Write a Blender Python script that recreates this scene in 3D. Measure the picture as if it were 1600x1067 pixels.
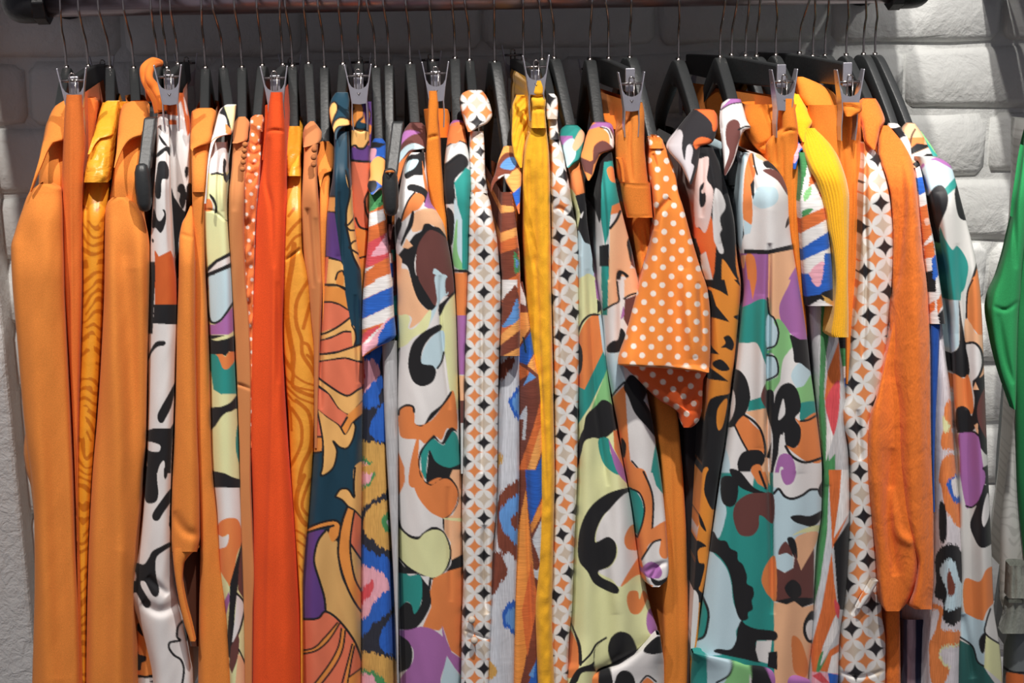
import bpy, bmesh, math, random
import numpy as np
from mathutils import Vector, Matrix, noise as mnoise

for o in list(bpy.data.objects):
    bpy.data.objects.remove(o, do_unlink=True)
scene = bpy.context.scene
COL = scene.collection

# ------------------------------------------------------------------ camera
FPX, IW, IH = 2300.0, 1600, 1067
RAIL_Z = 1.72
CAM = np.array([0.0, -1.95, RAIL_Z + 0.012])
PITCH, YAW, ROLL = math.radians(13.6), math.radians(2.7), math.radians(0.92)
_f = np.array([math.sin(YAW) * math.cos(PITCH), math.cos(YAW) * math.cos(PITCH), -math.sin(PITCH)])
_r = np.cross(_f, [0, 0, 1.0]); _r /= np.linalg.norm(_r)
_u = np.cross(_r, _f)
RIGHT = _r * math.cos(ROLL) - _u * math.sin(ROLL)
UP = _u * math.cos(ROLL) + _r * math.sin(ROLL)
FWD = _f
cam_data = bpy.data.cameras.new('camera')
cam_data.sensor_width = 36.0
cam_data.lens = 36.0 * FPX / IW
cam = bpy.data.objects.new('camera', cam_data)
COL.objects.link(cam)
cam.matrix_world = Matrix(((RIGHT[0], UP[0], -FWD[0], CAM[0]), (RIGHT[1], UP[1], -FWD[1], CAM[1]),
                           (RIGHT[2], UP[2], -FWD[2], CAM[2]), (0, 0, 0, 1)))
scene.camera = cam

def at(px, py, y):
    """world point seen at photo pixel (px, py) on the vertical plane at depth y (arrays allowed)"""
    px = np.asarray(px, float); py = np.asarray(py, float); y = np.asarray(y, float)
    a = (px - IW / 2) / FPX; b = -(py - IH / 2) / FPX
    d = FWD + a[..., None] * RIGHT + b[..., None] * UP
    t = (y - CAM[1]) / d[..., 1]
    return CAM + d * t[..., None]

def P(px, py, y):
    return Vector(at(px, py, y).tolist())

def proj(p):
    v = np.asarray(p, float) - CAM
    w = v @ FWD
    return IW / 2 + FPX * (v @ RIGHT) / w, IH / 2 - FPX * (v @ UP) / w

# ------------------------------------------------------------------ light
scene.view_settings.view_transform = 'Standard'
scene.view_settings.look = 'None'
scene.view_settings.gamma = 1.0
scene.view_settings.use_curve_mapping = False
scene.view_settings.exposure = 0.0

world = bpy.data.worlds.new('shop_ambient'); scene.world = world
world.use_nodes = True
bg = world.node_tree.nodes['Background']
bg.inputs[0].default_value = (0.90, 0.87, 1.0, 1); bg.inputs[1].default_value = 0.235

def spot(name, loc, target, watts, size, blend, radius, color):
    d = bpy.data.lights.new(name, 'SPOT')
    d.energy = watts; d.spot_size = math.radians(size); d.spot_blend = blend
    d.shadow_soft_size = radius; d.color = color
    o = bpy.data.objects.new(name, d); COL.objects.link(o)
    o.location = loc
    o.rotation_euler = (Vector(target) - Vector(loc)).to_track_quat('-Z', 'Y').to_euler()
    return o
spot('track_spotlight', (0.30, -1.25, 3.30), (0.15, -0.15, RAIL_Z - 0.28), 216, 52, 1.0, 0.03, (1.0, 0.95, 0.89))
spot('track_spotlight', (-0.75, -1.35, 3.30), (-0.55, -0.15, RAIL_Z - 0.36), 148, 54, 1.0, 0.03, (1.0, 0.94, 0.88))
spot('track_spotlight', (0.50, -1.15, 3.20), (0.80, 0.20, RAIL_Z - 0.22), 138, 34, 0.9, 0.025, (1.0, 0.96, 0.91))
spot('track_spotlight', (1.55, -1.35, 3.25), (0.88, 0.20, RAIL_Z - 0.55), 110, 30, 0.9, 0.03, (1.0, 0.96, 0.91))

# ------------------------------------------------------------------ helpers
def srgb(c):
    c = np.asarray(c, float) / 255.0
    return np.where(c <= 0.04045, c / 12.92, ((c + 0.055) / 1.055) ** 2.4)

def tag(o, label=None, cat=None, group=None, kind=None):
    if label: o['label'] = label
    if cat: o['category'] = cat
    if group: o['group'] = group
    if kind: o['kind'] = kind
    return o

def empty(name, loc, label=None, cat=None, group=None):
    o = bpy.data.objects.new(name, None); COL.objects.link(o)
    o.location = loc; o.empty_display_size = 0.03
    return tag(o, label, cat, group)

def link_mesh(name, verts, faces, mat, parent=None, smooth=True):
    """verts in world space; stored relative to the parent"""
    off = np.array(parent_loc(parent)) if parent else np.zeros(3)
    me = bpy.data.meshes.new(name)
    v = np.asarray(verts, float) - off
    me.from_pydata(v.tolist(), [], faces)
    if smooth: me.polygons.foreach_set('use_smooth', [True] * len(me.polygons))
    me.materials.append(mat); me.update()
    o = bpy.data.objects.new(name, me); COL.objects.link(o)
    if parent: o.parent = parent
    return o

def parent_loc(p):
    l = Vector(p.location)
    while p.parent: p = p.parent; l += p.location
    return l

class MB:
    """collects simple shapes into one mesh"""
    def __init__(s): s.v = []; s.f = []
    def add(s, v, f):
        k = len(s.v); s.v += [tuple(map(float, q)) for q in v]; s.f += [tuple(i + k for i in q) for q in f]
    def box(s, c, e1, e2, e3):
        c, e1, e2, e3 = map(Vector, (c, e1, e2, e3))
        v = [c + a * e1 + b * e2 + d * e3 for a in (-1, 1) for b in (-1, 1) for d in (-1, 1)]
        s.add(v, [(0, 1, 3, 2), (4, 6, 7, 5), (0, 4, 5, 1), (2, 3, 7, 6), (0, 2, 6, 4), (1, 5, 7, 3)])
    def tube(s, pts, r, n=10, cap=True):
        pts = [Vector(p) for p in pts]; m = len(pts)
        rr = r if hasattr(r, '__len__') else [r] * m
        v = []; f = []; ref = None
        for i, p in enumerate(pts):
            t = (pts[min(i + 1, m - 1)] - pts[max(i - 1, 0)]).normalized()
            if ref is None:
                ref = Vector((1, 0, 0)) if abs(t.x) < 0.9 else Vector((0, 0, 1))
            a = (ref - t * ref.dot(t)).normalized(); b = t.cross(a); ref = a
            for k in range(n):
                q = 2 * math.pi * k / n
                v.append(p + (a * math.cos(q) + b * math.sin(q)) * rr[i])
        for i in range(m - 1):
            for k in range(n):
                f.append((i * n + k, i * n + (k + 1) % n, (i + 1) * n + (k + 1) % n, (i + 1) * n + k))
        if cap: f.append(tuple(range(n - 1, -1, -1))); f.append(tuple((m - 1) * n + k for k in range(n)))
        s.add(v, f)
    def strip(s, pts, side, half, nrm, thick):
        """a flat bar that follows pts: width along side, thickness along nrm (lists or single)"""
        m = len(pts); v = []; f = []
        for i, p in enumerate(pts):
            p = Vector(p); sd = Vector(side[i] if isinstance(side, list) else side)
            nm = Vector(nrm[i] if isinstance(nrm, list) else nrm); h = half[i] if hasattr(half, '__len__') else half
            th = thick[i] if hasattr(thick, '__len__') else thick
            for a, b in ((-1, -1), (1, -1), (1, 1), (-1, 1)): v.append(p + sd * a * h + nm * b * th)
        for i in range(m - 1):
            for k in range(4): f.append((i * 4 + k, i * 4 + (k + 1) % 4, i * 4 + 4 + (k + 1) % 4, i * 4 + 4 + k))
        f.append((3, 2, 1, 0)); f.append(tuple((m - 1) * 4 + k for k in range(4)))
        s.add(v, f)
    def build(s, name, mat, parent=None, smooth=False, bevel=0):
        o = link_mesh(name, s.v, s.f, mat, parent, smooth)
        if bevel:
            b = o.modifiers.new('bevel', 'BEVEL'); b.width = bevel; b.segments = 2; b.limit_method = 'ANGLE'
        return o

def spline(pts, n=8, closed=False):
    """Catmull-Rom through 2D/3D points"""
    p = np.asarray(pts, float); m = len(p); out = []
    rng = m if closed else m - 1
    t = np.linspace(0, 1, n, endpoint=False)[:, None]
    for i in range(rng):
        if closed: a, b, c, d = p[(i - 1) % m], p[i], p[(i + 1) % m], p[(i + 2) % m]
        else: a, b, c, d = p[max(i - 1, 0)], p[i], p[i + 1], p[min(i + 2, m - 1)]
        out.append(0.5 * (2 * b + (c - a) * t + (2 * a - 5 * b + 4 * c - d) * t ** 2 + (3 * b - a - 3 * c + d) * t ** 3))
    if not closed: out.append(p[-1:])
    return np.vstack(out)

# ------------------------------------------------------------------ materials
def new_mat(name):
    m = bpy.data.materials.new(name); m.use_nodes = True
    return m, m.node_tree.nodes, m.node_tree.links, m.node_tree.nodes['Principled BSDF']

def nd(N, t, **kw):
    n = N.new(t)
    for k, v in kw.items():
        if k.startswith('i_'): n.inputs[k[2:].replace('_', ' ')].default_value = v
        else: setattr(n, k, v)
    return n

def plain(name, col, rough=0.5, metal=0.0, bump=0.0, scale=200, spec=0.5):
    m, N, L, b = new_mat(name)
    b.inputs['Roughness'].default_value = rough; b.inputs['Metallic'].default_value = metal
    b.inputs['Specular IOR Level'].default_value = spec
    c = (*srgb(col), 1)
    tc = nd(N, 'ShaderNodeTexCoord'); ns = nd(N, 'ShaderNodeTexNoise', i_Scale=scale, i_Detail=4.0)
    L.new(tc.outputs['Object'], ns.inputs['Vector'])
    mx = nd(N, 'ShaderNodeMix', data_type='RGBA'); mx.inputs[6].default_value = c
    mx.inputs[7].default_value = tuple(k * 0.82 for k in c[:3]) + (1,)
    L.new(ns.outputs[0], mx.inputs[0]); L.new(mx.outputs[2], b.inputs['Base Color'])
    if bump:
        bp = nd(N, 'ShaderNodeBump', i_Strength=bump, i_Distance=0.002)
        L.new(ns.outputs[0], bp.inputs['Height']); L.new(bp.outputs[0], b.inputs['Normal'])
    return m

def cloth(name, rough=0.85, sheen=0.15, weave=(900, 900, 900), var=0.12, bump=0.25, spec=0.25, wrinkle=0.0, lowvar=0.0, aniso=(14, 14, 30)):
    """fabric whose dye comes from the 'print' colour attribute; weave and wrinkles are procedural"""
    m, N, L, b = new_mat(name)
    b.inputs['Roughness'].default_value = rough
    b.inputs['Sheen Weight'].default_value = sheen; b.inputs['Sheen Roughness'].default_value = 0.5
    b.inputs['Specular IOR Level'].default_value = spec
    at_ = nd(N, 'ShaderNodeAttribute', attribute_name='print')
    tc = nd(N, 'ShaderNodeTexCoord'); mp = nd(N, 'ShaderNodeMapping'); mp.inputs['Scale'].default_value = weave
    L.new(tc.outputs['Object'], mp.inputs['Vector'])
    ns = nd(N, 'ShaderNodeTexNoise', i_Scale=1.0, i_Detail=2.0); L.new(mp.outputs[0], ns.inputs['Vector'])
    rg = nd(N, 'ShaderNodeMapRange'); rg.inputs[1].default_value = 0.3; rg.inputs[2].default_value = 0.7
    rg.inputs[3].default_value = 1 - var; rg.inputs[4].default_value = 1 + var
    L.new(ns.outputs[0], rg.inputs[0])
    ml = nd(N, 'ShaderNodeVectorMath', operation='SCALE')
    L.new(at_.outputs['Color'], ml.inputs[0]); L.new(rg.outputs[0], ml.inputs['Scale'])
    L.new(ml.outputs[0], b.inputs['Base Color'])
    b1 = nd(N, 'ShaderNodeBump', i_Strength=bump, i_Distance=0.0006); L.new(ns.outputs[0], b1.inputs['Height'])
    if wrinkle:
        mp2 = nd(N, 'ShaderNodeMapping'); mp2.inputs['Scale'].default_value = aniso; L.new(tc.outputs['Object'], mp2.inputs['Vector'])
        n2 = nd(N, 'ShaderNodeTexNoise', i_Scale=1.0, i_Detail=3.0, i_Distortion=0.6); L.new(mp2.outputs[0], n2.inputs['Vector'])
        b2 = nd(N, 'ShaderNodeBump', i_Strength=wrinkle, i_Distance=0.01); L.new(n2.outputs[0], b2.inputs['Height'])
        L.new(b2.outputs[0], b1.inputs['Normal'])
    L.new(b1.outputs[0], b.inputs['Normal'])
    return m

M = {}
M['wool'] = cloth('orange wool twill', 0.92, 0.04, (1100, 1100, 1100), 0.13, 0.35, 0.15, 0.12, aniso=(10, 10, 4))
M['crepe'] = cloth('printed crepe', 0.8, 0.08, (1500, 1500, 1500), 0.04, 0.12, 0.25, 0.10, aniso=(16, 16, 7))
M['cotton'] = cloth('crinkled cotton', 0.9, 0.15, (700, 700, 900), 0.08, 0.3, 0.2, 0.16, aniso=(45, 45, 30))
M['satin'] = cloth('jacquard satin', 0.36, 0.0, (900, 900, 1300), 0.06, 0.2, 0.55, 0.12, aniso=(40, 40, 40))
M['crush'] = cloth('crushed gold satin', 0.38, 0.0, (900, 900, 1300), 0.06, 0.2, 0.5, 0.38, aniso=(38, 38, 75))
M['silk'] = cloth('printed silk twill', 0.55, 0.05, (1600, 1600, 1600), 0.03, 0.1, 0.35, 0.10, aniso=(18, 18, 10))
M['slubh'] = cloth('horizontal slub weave', 0.85, 0.1, (40, 40, 1100), 0.20, 0.35, 0.2, 0.1)
M['slubv'] = cloth('vertical slub weave', 0.85, 0.1, (1100, 1100, 40), 0.16, 0.35, 0.2, 0.1)
M['linen'] = cloth('washed linen', 0.92, 0.15, (700, 700, 250), 0.12, 0.4, 0.15, 0.35, aniso=(40, 40, 25))
M['knit'] = cloth('ribbed knit yarn', 0.95, 0.3, (500, 500, 1400), 0.10, 0.5, 0.1)
M['black_plastic'] = plain('black hanger plastic', (46, 48, 49), 0.42, 0, 0.15, 260)
M['steel'] = plain('polished steel wire', (178, 170, 164), 0.18, 1.0, 0.03, 90)
M['clip_steel'] = plain('pressed steel', (200, 198, 206), 0.33, 0.75, 0.05, 120)
M['rail'] = plain('gunmetal pipe', (196, 180, 184), 0.32, 0.9, 0.12, 60)
M['iron'] = plain('black cast iron', (34, 34, 36), 0.42, 0.3, 0.3, 150)
M['shade'] = plain('dark shelf board', (70, 62, 58), 0.6, 0, 0.2, 30)
M['leather'] = plain('grey strap leather', (120, 124, 116), 0.6, 0, 0.5, 160)

def wall_mat(name, col, big, fine):
    m, N, L, b = new_mat(name)
    b.inputs['Roughness'].default_value = 0.75; b.inputs['Specular IOR Level'].default_value = 0.3
    tc = nd(N, 'ShaderNodeTexCoord')
    n1 = nd(N, 'ShaderNodeTexNoise', i_Scale=big, i_Detail=5.0, i_Roughness=0.6, i_Distortion=0.5)
    n2 = nd(N, 'ShaderNodeTexNoise', i_Scale=fine, i_Detail=4.0)
    for n in (n1, n2): L.new(tc.outputs['Object'], n.inputs['Vector'])
    mx = nd(N, 'ShaderNodeMix', data_type='RGBA'); c = (*srgb(col), 1)
    mx.inputs[6].default_value = tuple(k * 0.86 for k in c[:3]) + (1,); mx.inputs[7].default_value = c
    L.new(n1.outputs[0], mx.inputs[0]); L.new(mx.outputs[2], b.inputs['Base Color'])
    b1 = nd(N, 'ShaderNodeBump', i_Strength=0.55, i_Distance=0.012); L.new(n1.outputs[0], b1.inputs['Height'])
    b2 = nd(N, 'ShaderNodeBump', i_Strength=0.4, i_Distance=0.003); L.new(n2.outputs[0], b2.inputs['Height'])
    L.new(b1.outputs[0], b2.inputs['Normal']); L.new(b2.outputs[0], b.inputs['Normal'])
    return m
M['brick'] = wall_mat('white painted brick', (226, 227, 224), 16, 110)
M['mortar'] = wall_mat('white painted mortar', (218, 219, 216), 22, 120)
M['plaster'] = wall_mat('rough white plaster', (222, 223, 221), 60, 190)
M['floor'] = plain('pale shop floor', (150, 142, 132), 0.5, 0, 0.05, 8)

# ------------------------------------------------------------------ the room
rnd = random.Random(7)
WALL_Y = 0.27
def structure(o): return tag(o, kind='structure')
def simple_box(name, lo, hi, mat, parent=None, bevel=0):
    b = MB(); lo, hi = Vector(lo), Vector(hi); c = (lo + hi) / 2; h = (hi - lo) / 2
    b.box(c, (h.x, 0, 0), (0, h.y, 0), (0, 0, h.z))
    return b.build(name, mat, parent, False, bevel)
structure(simple_box('floor', (-3, -4, -0.05), (3, WALL_Y + 0.1, 0.0), M['floor']))
wall = empty('wall_back', (0, WALL_Y, 0)); structure(wall)
simple_box('mortar_bed', (-2.0, WALL_Y + 0.012, 0), (2.6, WALL_Y + 0.09, 3.0), M['mortar'], wall)

def brick_mesh(L, Hh, seed):
    """rounded, slightly uneven painted brick front"""
    r = random.Random(seed); nx, nz = 5, 3
    xs = [-L / 2, -L / 2 + 0.012, -0.06 + r.uniform(-.02, .02), 0.05 + r.uniform(-.02, .02), L / 2 - 0.012, L / 2]
    zs = [-Hh / 2, -Hh / 2 + 0.012, Hh / 2 - 0.012, Hh / 2]
    v = []; f = []
    for j, z in enumerate(zs):
        for i, x in enumerate(xs):
            edge = i in (0, len(xs) - 1) or j in (0, len(zs) - 1)
            corner = i in (0, len(xs) - 1) and j in (0, len(zs) - 1)
            y = (0.008 if edge else 0.0) + r.uniform(-.0025, .0025)
            sx = -0.006 * np.sign(x) if corner else 0; sz = -0.006 * np.sign(z) if corner else 0
            v.append((x + sx + r.uniform(-.002, .002), y, z + sz + (r.uniform(-.004, .004) if edge else 0)))
    n = len(xs)
    for j in range(len(zs) - 1):
        for i in range(n - 1): f.append((j * n + i, j * n + i + 1, (j + 1) * n + i + 1, (j + 1) * n + i))
    k = len(v); rim = [i for i in range(n)] + [(j + 1) * n - 1 for j in range(1, len(zs))] + \
        [(len(zs) - 1) * n + i for i in range(n - 2, -1, -1)] + [j * n for j in range(len(zs) - 2, 0, -1)]
    for q in rim: x, y, z = v[q]; v.append((x, 0.03, z))
    m = len(rim)
    for a in range(m): f.append((rim[(a + 1) % m], rim[a], k + a, k + (a + 1) % m))
    me = bpy.data.meshes.new('brick'); me.from_pydata(v, [], f)
    me.polygons.foreach_set('use_smooth', [True] * len(me.polygons)); me.materials.append(M['brick']); me.update()
    return me
BL, BH = 0.262, 0.1005
kinds = [brick_mesh(BL - 0.007, BH - 0.009, s) for s in range(6)]
zc0 = float(at(1500, 122, WALL_Y)[2])        # centre of the course that starts at the light streak
x_joint = float(at(1415, 130, WALL_Y)[0])
for c in range(-3, 11):
    z = zc0 - c * BH
    shift = (c % 2) * BL * 0.5 + rnd.uniform(-0.02, 0.02)
    if c == 0: shift = 0
    for k in range(-6, 4):
        x = x_joint + BL * (k + 0.5) + shift
        if not (-1.1 < x < 1.35): continue
        o = bpy.data.objects.new('brick', kinds[rnd.randrange(6)]); COL.objects.link(o); o.parent = wall
        o.location = (x, rnd.uniform(-.002, .003), z + rnd.uniform(-.002, .002))
        o.rotation_euler = (rnd.uniform(-.015, .015), rnd.uniform(-.01, .01), rnd.uniform(-.01, .01))
# plastered pillar at the left end of the wall
pe = at(28, 760, WALL_Y - 0.05)
plm = MB()
plm.box((pe[0] - 0.4, WALL_Y + 0.02, 1.5), (0.4, 0, 0), (0, 0.07, 0), (0, 0, 1.5))
structure(plm.build('wall_left', M['plaster'], None, False, 0.006))

# shelf board above the rail, added out of frame to shadow the wall
xl, xr = float(at(20, 10, WALL_Y)[0]), float(at(1400, 10, WALL_Y)[0])
def slab(name, lo, hi, mat, label, cat):
    return tag(simple_box(name, lo, hi, mat, None, 0.003), label, cat)
slab('shade_board', (xl - 0.05, -0.11, RAIL_Z + 0.10), (xr - 0.02, WALL_Y, RAIL_Z + 0.13), M['shade'],
     'unseen added shelf board above the clothes rail', 'shade')
xs2 = float(at(1545, 10, WALL_Y)[0])  # second unseen board, added so its shadow ends the lit strip of wall
slab('shade_board', (xs2 + 0.0, -0.11, RAIL_Z + 0.10), (xs2 + 0.8, WALL_Y, RAIL_Z + 0.13), M['shade'],
     'unseen added shelf board above the neighbouring green clothes', 'shade')

# ------------------------------------------------------------------ prints
PAL = dict(K=(30, 30, 33), W=(228, 225, 223), O=(228, 134, 74), P=(240, 186, 144), M=(104, 62, 58), T=(44, 146, 138),
           L=(192, 217, 226), C=(226, 228, 172), V=(168, 108, 170), G=(136, 196, 130), R=(206, 98, 44), B=(42, 96, 188),
           S=(228, 120, 88), Y=(238, 182, 108), A=(232, 148, 70), N=(24, 60, 78), U=(98, 64, 132), I=(232, 170, 184),
           D=(212, 80, 88), E=(200, 203, 208), Q=(206, 160, 86), F=(98, 150, 212), H=(74, 142, 88), J=(122, 64, 48),
           X=(214, 112, 58), Z=(240, 168, 92))
CROPS = {}
for _i, _x in enumerate((0, 200, 400, 600, 800, 1000, 1180, 1360), 1):
    CROPS['A%d' % _i] = (_x, 140, 240 / 826); CROPS['B%d' % _i] = (_x, 440, 240 / 826); CROPS['C%d' % _i] = (_x, 740, 240 / 783)
CROPS['px'] = (0, 0, 1.0)
CS = 2.0   # canvas samples per photo pixel

class Print:
    """flat dye pattern on a cloth, described by filled shapes and drawn lines"""
    def __init__(s, base, text='', pal=None, analytic=None, jitter=None):
        s.base = PAL[base] if isinstance(base, str) else base
        s.shapes = []; s.analytic = analytic; s.jitter = jitter
        pal = dict(PAL, **(pal or {})); tr = CROPS['px']
        for line in text.replace('\n', ';').split(';'):
            w = line.split()
            if not w: continue
            if w[0] in CROPS: tr = CROPS[w[0]]; continue
            col = pal[w[0]]; mode = w[1]
            pts = np.array([[float(q) for q in t.split(',')] for t in w[2:]]) * tr[2] + np.array(tr[:2])
            s.shapes.append((col, mode, pts, tr[2]))
    def canvas(s, x0, y0, x1, y1):
        nx = int((x1 - x0) * CS) + 2; ny = int((y1 - y0) * CS) + 2
        img = np.empty((ny, nx, 3), np.float32); img[:] = srgb(s.base)
        X = x0 + (np.arange(nx) + 0.5) / CS; Yy = y0 + (np.arange(ny) + 0.5) / CS
        if s.analytic:
            gx, gy = np.meshgrid(X, Yy); s.analytic(img, gx, gy)
        for col, mode, pts, sc in s.shapes:
            lin = srgb(col)
            if mode[0] == 'l':
                hw = float(mode[1:]) * sc * (0.66 if sc < 1 else 0.5); q = spline(pts, 6)
            else:
                hw = 0; q = spline(pts, 6, True) if mode == 's' else pts
            lo = q.min(0) - hw; hi = q.max(0) + hw
            i0 = max(int((lo[0] - x0) * CS) - 1, 0); i1 = min(int((hi[0] - x0) * CS) + 2, nx)
            j0 = max(int((lo[1] - y0) * CS) - 1, 0); j1 = min(int((hi[1] - y0) * CS) + 2, ny)
            if i1 <= i0 or j1 <= j0: continue
            gx, gy = np.meshgrid(X[i0:i1], Yy[j0:j1]); gx = gx.astype(np.float32); gy = gy.astype(np.float32)
            if mode[0] == 'l':
                m = np.zeros(gx.shape, bool)
                for a, b in zip(q[:-1], q[1:]):
                    d = b - a; L2 = max(d @ d, 1e-9)
                    t = np.clip(((gx - a[0]) * d[0] + (gy - a[1]) * d[1]) / L2, 0, 1)
                    m |= (gx - a[0] - t * d[0]) ** 2 + (gy - a[1] - t * d[1]) ** 2 < hw * hw
            else:
                m = np.zeros(gx.shape, bool); a = q[-1]
                for b in q:
                    if a[1] != b[1]:
                        c = (a[1] > gy) != (b[1] > gy)
                        m ^= c & (gx < (b[0] - a[0]) * (gy - a[1]) / (b[1] - a[1]) + a[0])
                    a = b
            img[j0:j1, i0:i1][m] = lin
        return img
    def sample(s, px, py):
        x0, x1 = px.min() - 3, px.max() + 3; y0, y1 = py.min() - 8, py.max() + 8
        if not s.shapes and not s.analytic:
            return np.broadcast_to(srgb(s.base), px.shape + (3,)).astype(np.float32)
        img = s.canvas(x0, y0, x1, y1)
        k = img.copy(); k[1:] += img[:-1]; k[1:] /= 2; k2 = k.copy(); k2[:, 1:] += k[:, :-1]; k2[:, 1:] /= 2
        qx, qy = px.copy(), py.copy()
        if s.jitter:
            kind, amp = s.jitter; r = np.random.RandomState(3)
            tab = r.uniform(-1, 1, 4000) * amp
            if kind == 'v': qy = qy + tab[(np.abs(px) * 0.9).astype(int) % 4000]
            else: qx = qx + tab[(np.abs(py) * 0.9).astype(int) % 4000]
        fx = np.clip((qx - x0) * CS, 0, img.shape[1] - 1.001); fy = np.clip((qy - y0) * CS, 0, img.shape[0] - 1.001)
        ix = fx.astype(int); iy = fy.astype(int); ax = (fx - ix)[..., None]; ay = (fy - iy)[..., None]
        return ((k2[iy, ix] * (1 - ax) + k2[iy, ix + 1] * ax) * (1 - ay) + (k2[iy + 1, ix] * (1 - ax) + k2[iy + 1, ix + 1] * ax) * ay)

def vnoise(x, y, seed=0):
    """smooth value noise"""
    r = np.random.RandomState(seed).rand(64, 64); xi = np.floor(x).astype(int); yi = np.floor(y).astype(int)
    fx = x - xi; fy = y - yi; fx = fx * fx * (3 - 2 * fx); fy = fy * fy * (3 - 2 * fy)
    g = lambda a, b: r[(yi + b) % 64, (xi + a) % 64]
    return (g(0, 0) * (1 - fx) + g(1, 0) * fx) * (1 - fy) + (g(0, 1) * (1 - fx) + g(1, 1) * fx) * fy

def petals(a, rot, ox, oy, shear=0.0):
    """interlocking white circles: lens petals with orange, black and beige diamonds between"""
    cr, sr = math.cos(math.radians(rot)), math.sin(math.radians(rot))
    cw, co, ck, cb = srgb((232, 230, 226)), srgb((230, 142, 84)), srgb((36, 34, 38)), srgb((206, 192, 174))
    def fn(img, gx, gy):
        x = gx - ox + shear * (gy - oy); y = gy - oy
        u = (x * cr + y * sr) / a; v = (-x * sr + y * cr) / a
        fu = u - np.floor(u); fv = v - np.floor(v); i = np.round(u); j = np.round(v)
        cnt = sum(((fu - cx) ** 2 + (fv - cy) ** 2 < 0.507).astype(int) for cx in (0, 1) for cy in (0, 1))
        par = (i + j) % 2 == 0; blk = (i % 2 == 0)
        c = np.where(par[..., None], co, np.where(blk[..., None], ck, cb))
        img[:] = np.where((cnt >= 2)[..., None], cw, c)
    return fn

def dots(a, rot, ox, oy, r, col=(236, 226, 214), squash=1.0):
    cr, sr = math.cos(math.radians(rot)), math.sin(math.radians(rot)); c = srgb(col)
    def fn(img, gx, gy):
        x = (gx - ox) / squash; y = gy - oy
        u = (x * cr + y * sr) / a; v = (-x * sr + y * cr) / a
        d = np.hypot(u - np.round(u), v - np.round(v)) * a
        img[d < r] = c
    return fn

def tiger(dark, period, vertical, thr, y_from=0):
    c = srgb(dark)
    def fn(img, gx, gy):
        mask = vnoise(gx / 16 + 2, gy / 11 + 1, 11) > 0.3
        n = vnoise(gx / 26 + 5, gy / 40 + 9, 4) * 2 - 1; n2 = vnoise(gx / 9, gy / 14, 7) * 2 - 1
        if vertical: q = gx + 26 * np.sin((gy - 430) / 60.0) * np.exp(-((gy - 600) / 160.0) ** 2) + 10 * np.sin(gy / 47.0) + 9 * n + (gy - 600) * 0.25 * np.exp(-((gy - 620) / 60.0) ** 2)
        else: q = gy + 7 * np.sin(gx / 8.0 + gy / 60.0) + 14 * n + 3 * n2
        w = np.sin(2 * math.pi * q / period) + 0.5 * n2
        img[(w > thr) & (gy > y_from) & mask] = c
    return fn

# ------------------------------------------------------------------ cloth panels
def edge(text):
    a = np.array([[float(q) for q in t.split('@')] for t in text.split()])
    return a[np.argsort(a[:, 1])]

def herm(e, t):
    """smooth curve x(y) through the traced edge points, without overshoot"""
    y, x = e[:, 1], e[:, 0]
    if len(y) < 3: return np.interp(t, y, x)
    h = np.diff(y); d = np.diff(x) / h; m = np.zeros_like(x)
    for i in range(1, len(x) - 1):
        m[i] = 0 if d[i - 1] * d[i] <= 0 else 3 * (h[i - 1] + h[i]) / ((2 * h[i] + h[i - 1]) / d[i - 1] + (h[i] + 2 * h[i - 1]) / d[i])
    m[0], m[-1] = d[0], d[-1]
    k = np.clip(np.searchsorted(y, t) - 1, 0, len(h) - 1); s = np.clip((t - y[k]) / h[k], 0, 1); H_ = h[k]
    return (x[k] * (1 + 2 * s) * (1 - s) ** 2 + m[k] * H_ * s * (1 - s) ** 2 + x[k + 1] * s * s * (3 - 2 * s) + m[k + 1] * H_ * s * s * (s - 1))

def hang(top, y0=-0.09, ys=-0.20, yb=-0.185):
    return [(top, y0), (top + 45, (y0 * 0.4 + ys * 0.6)), (top + 110, ys), (1120, yb)]

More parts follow.
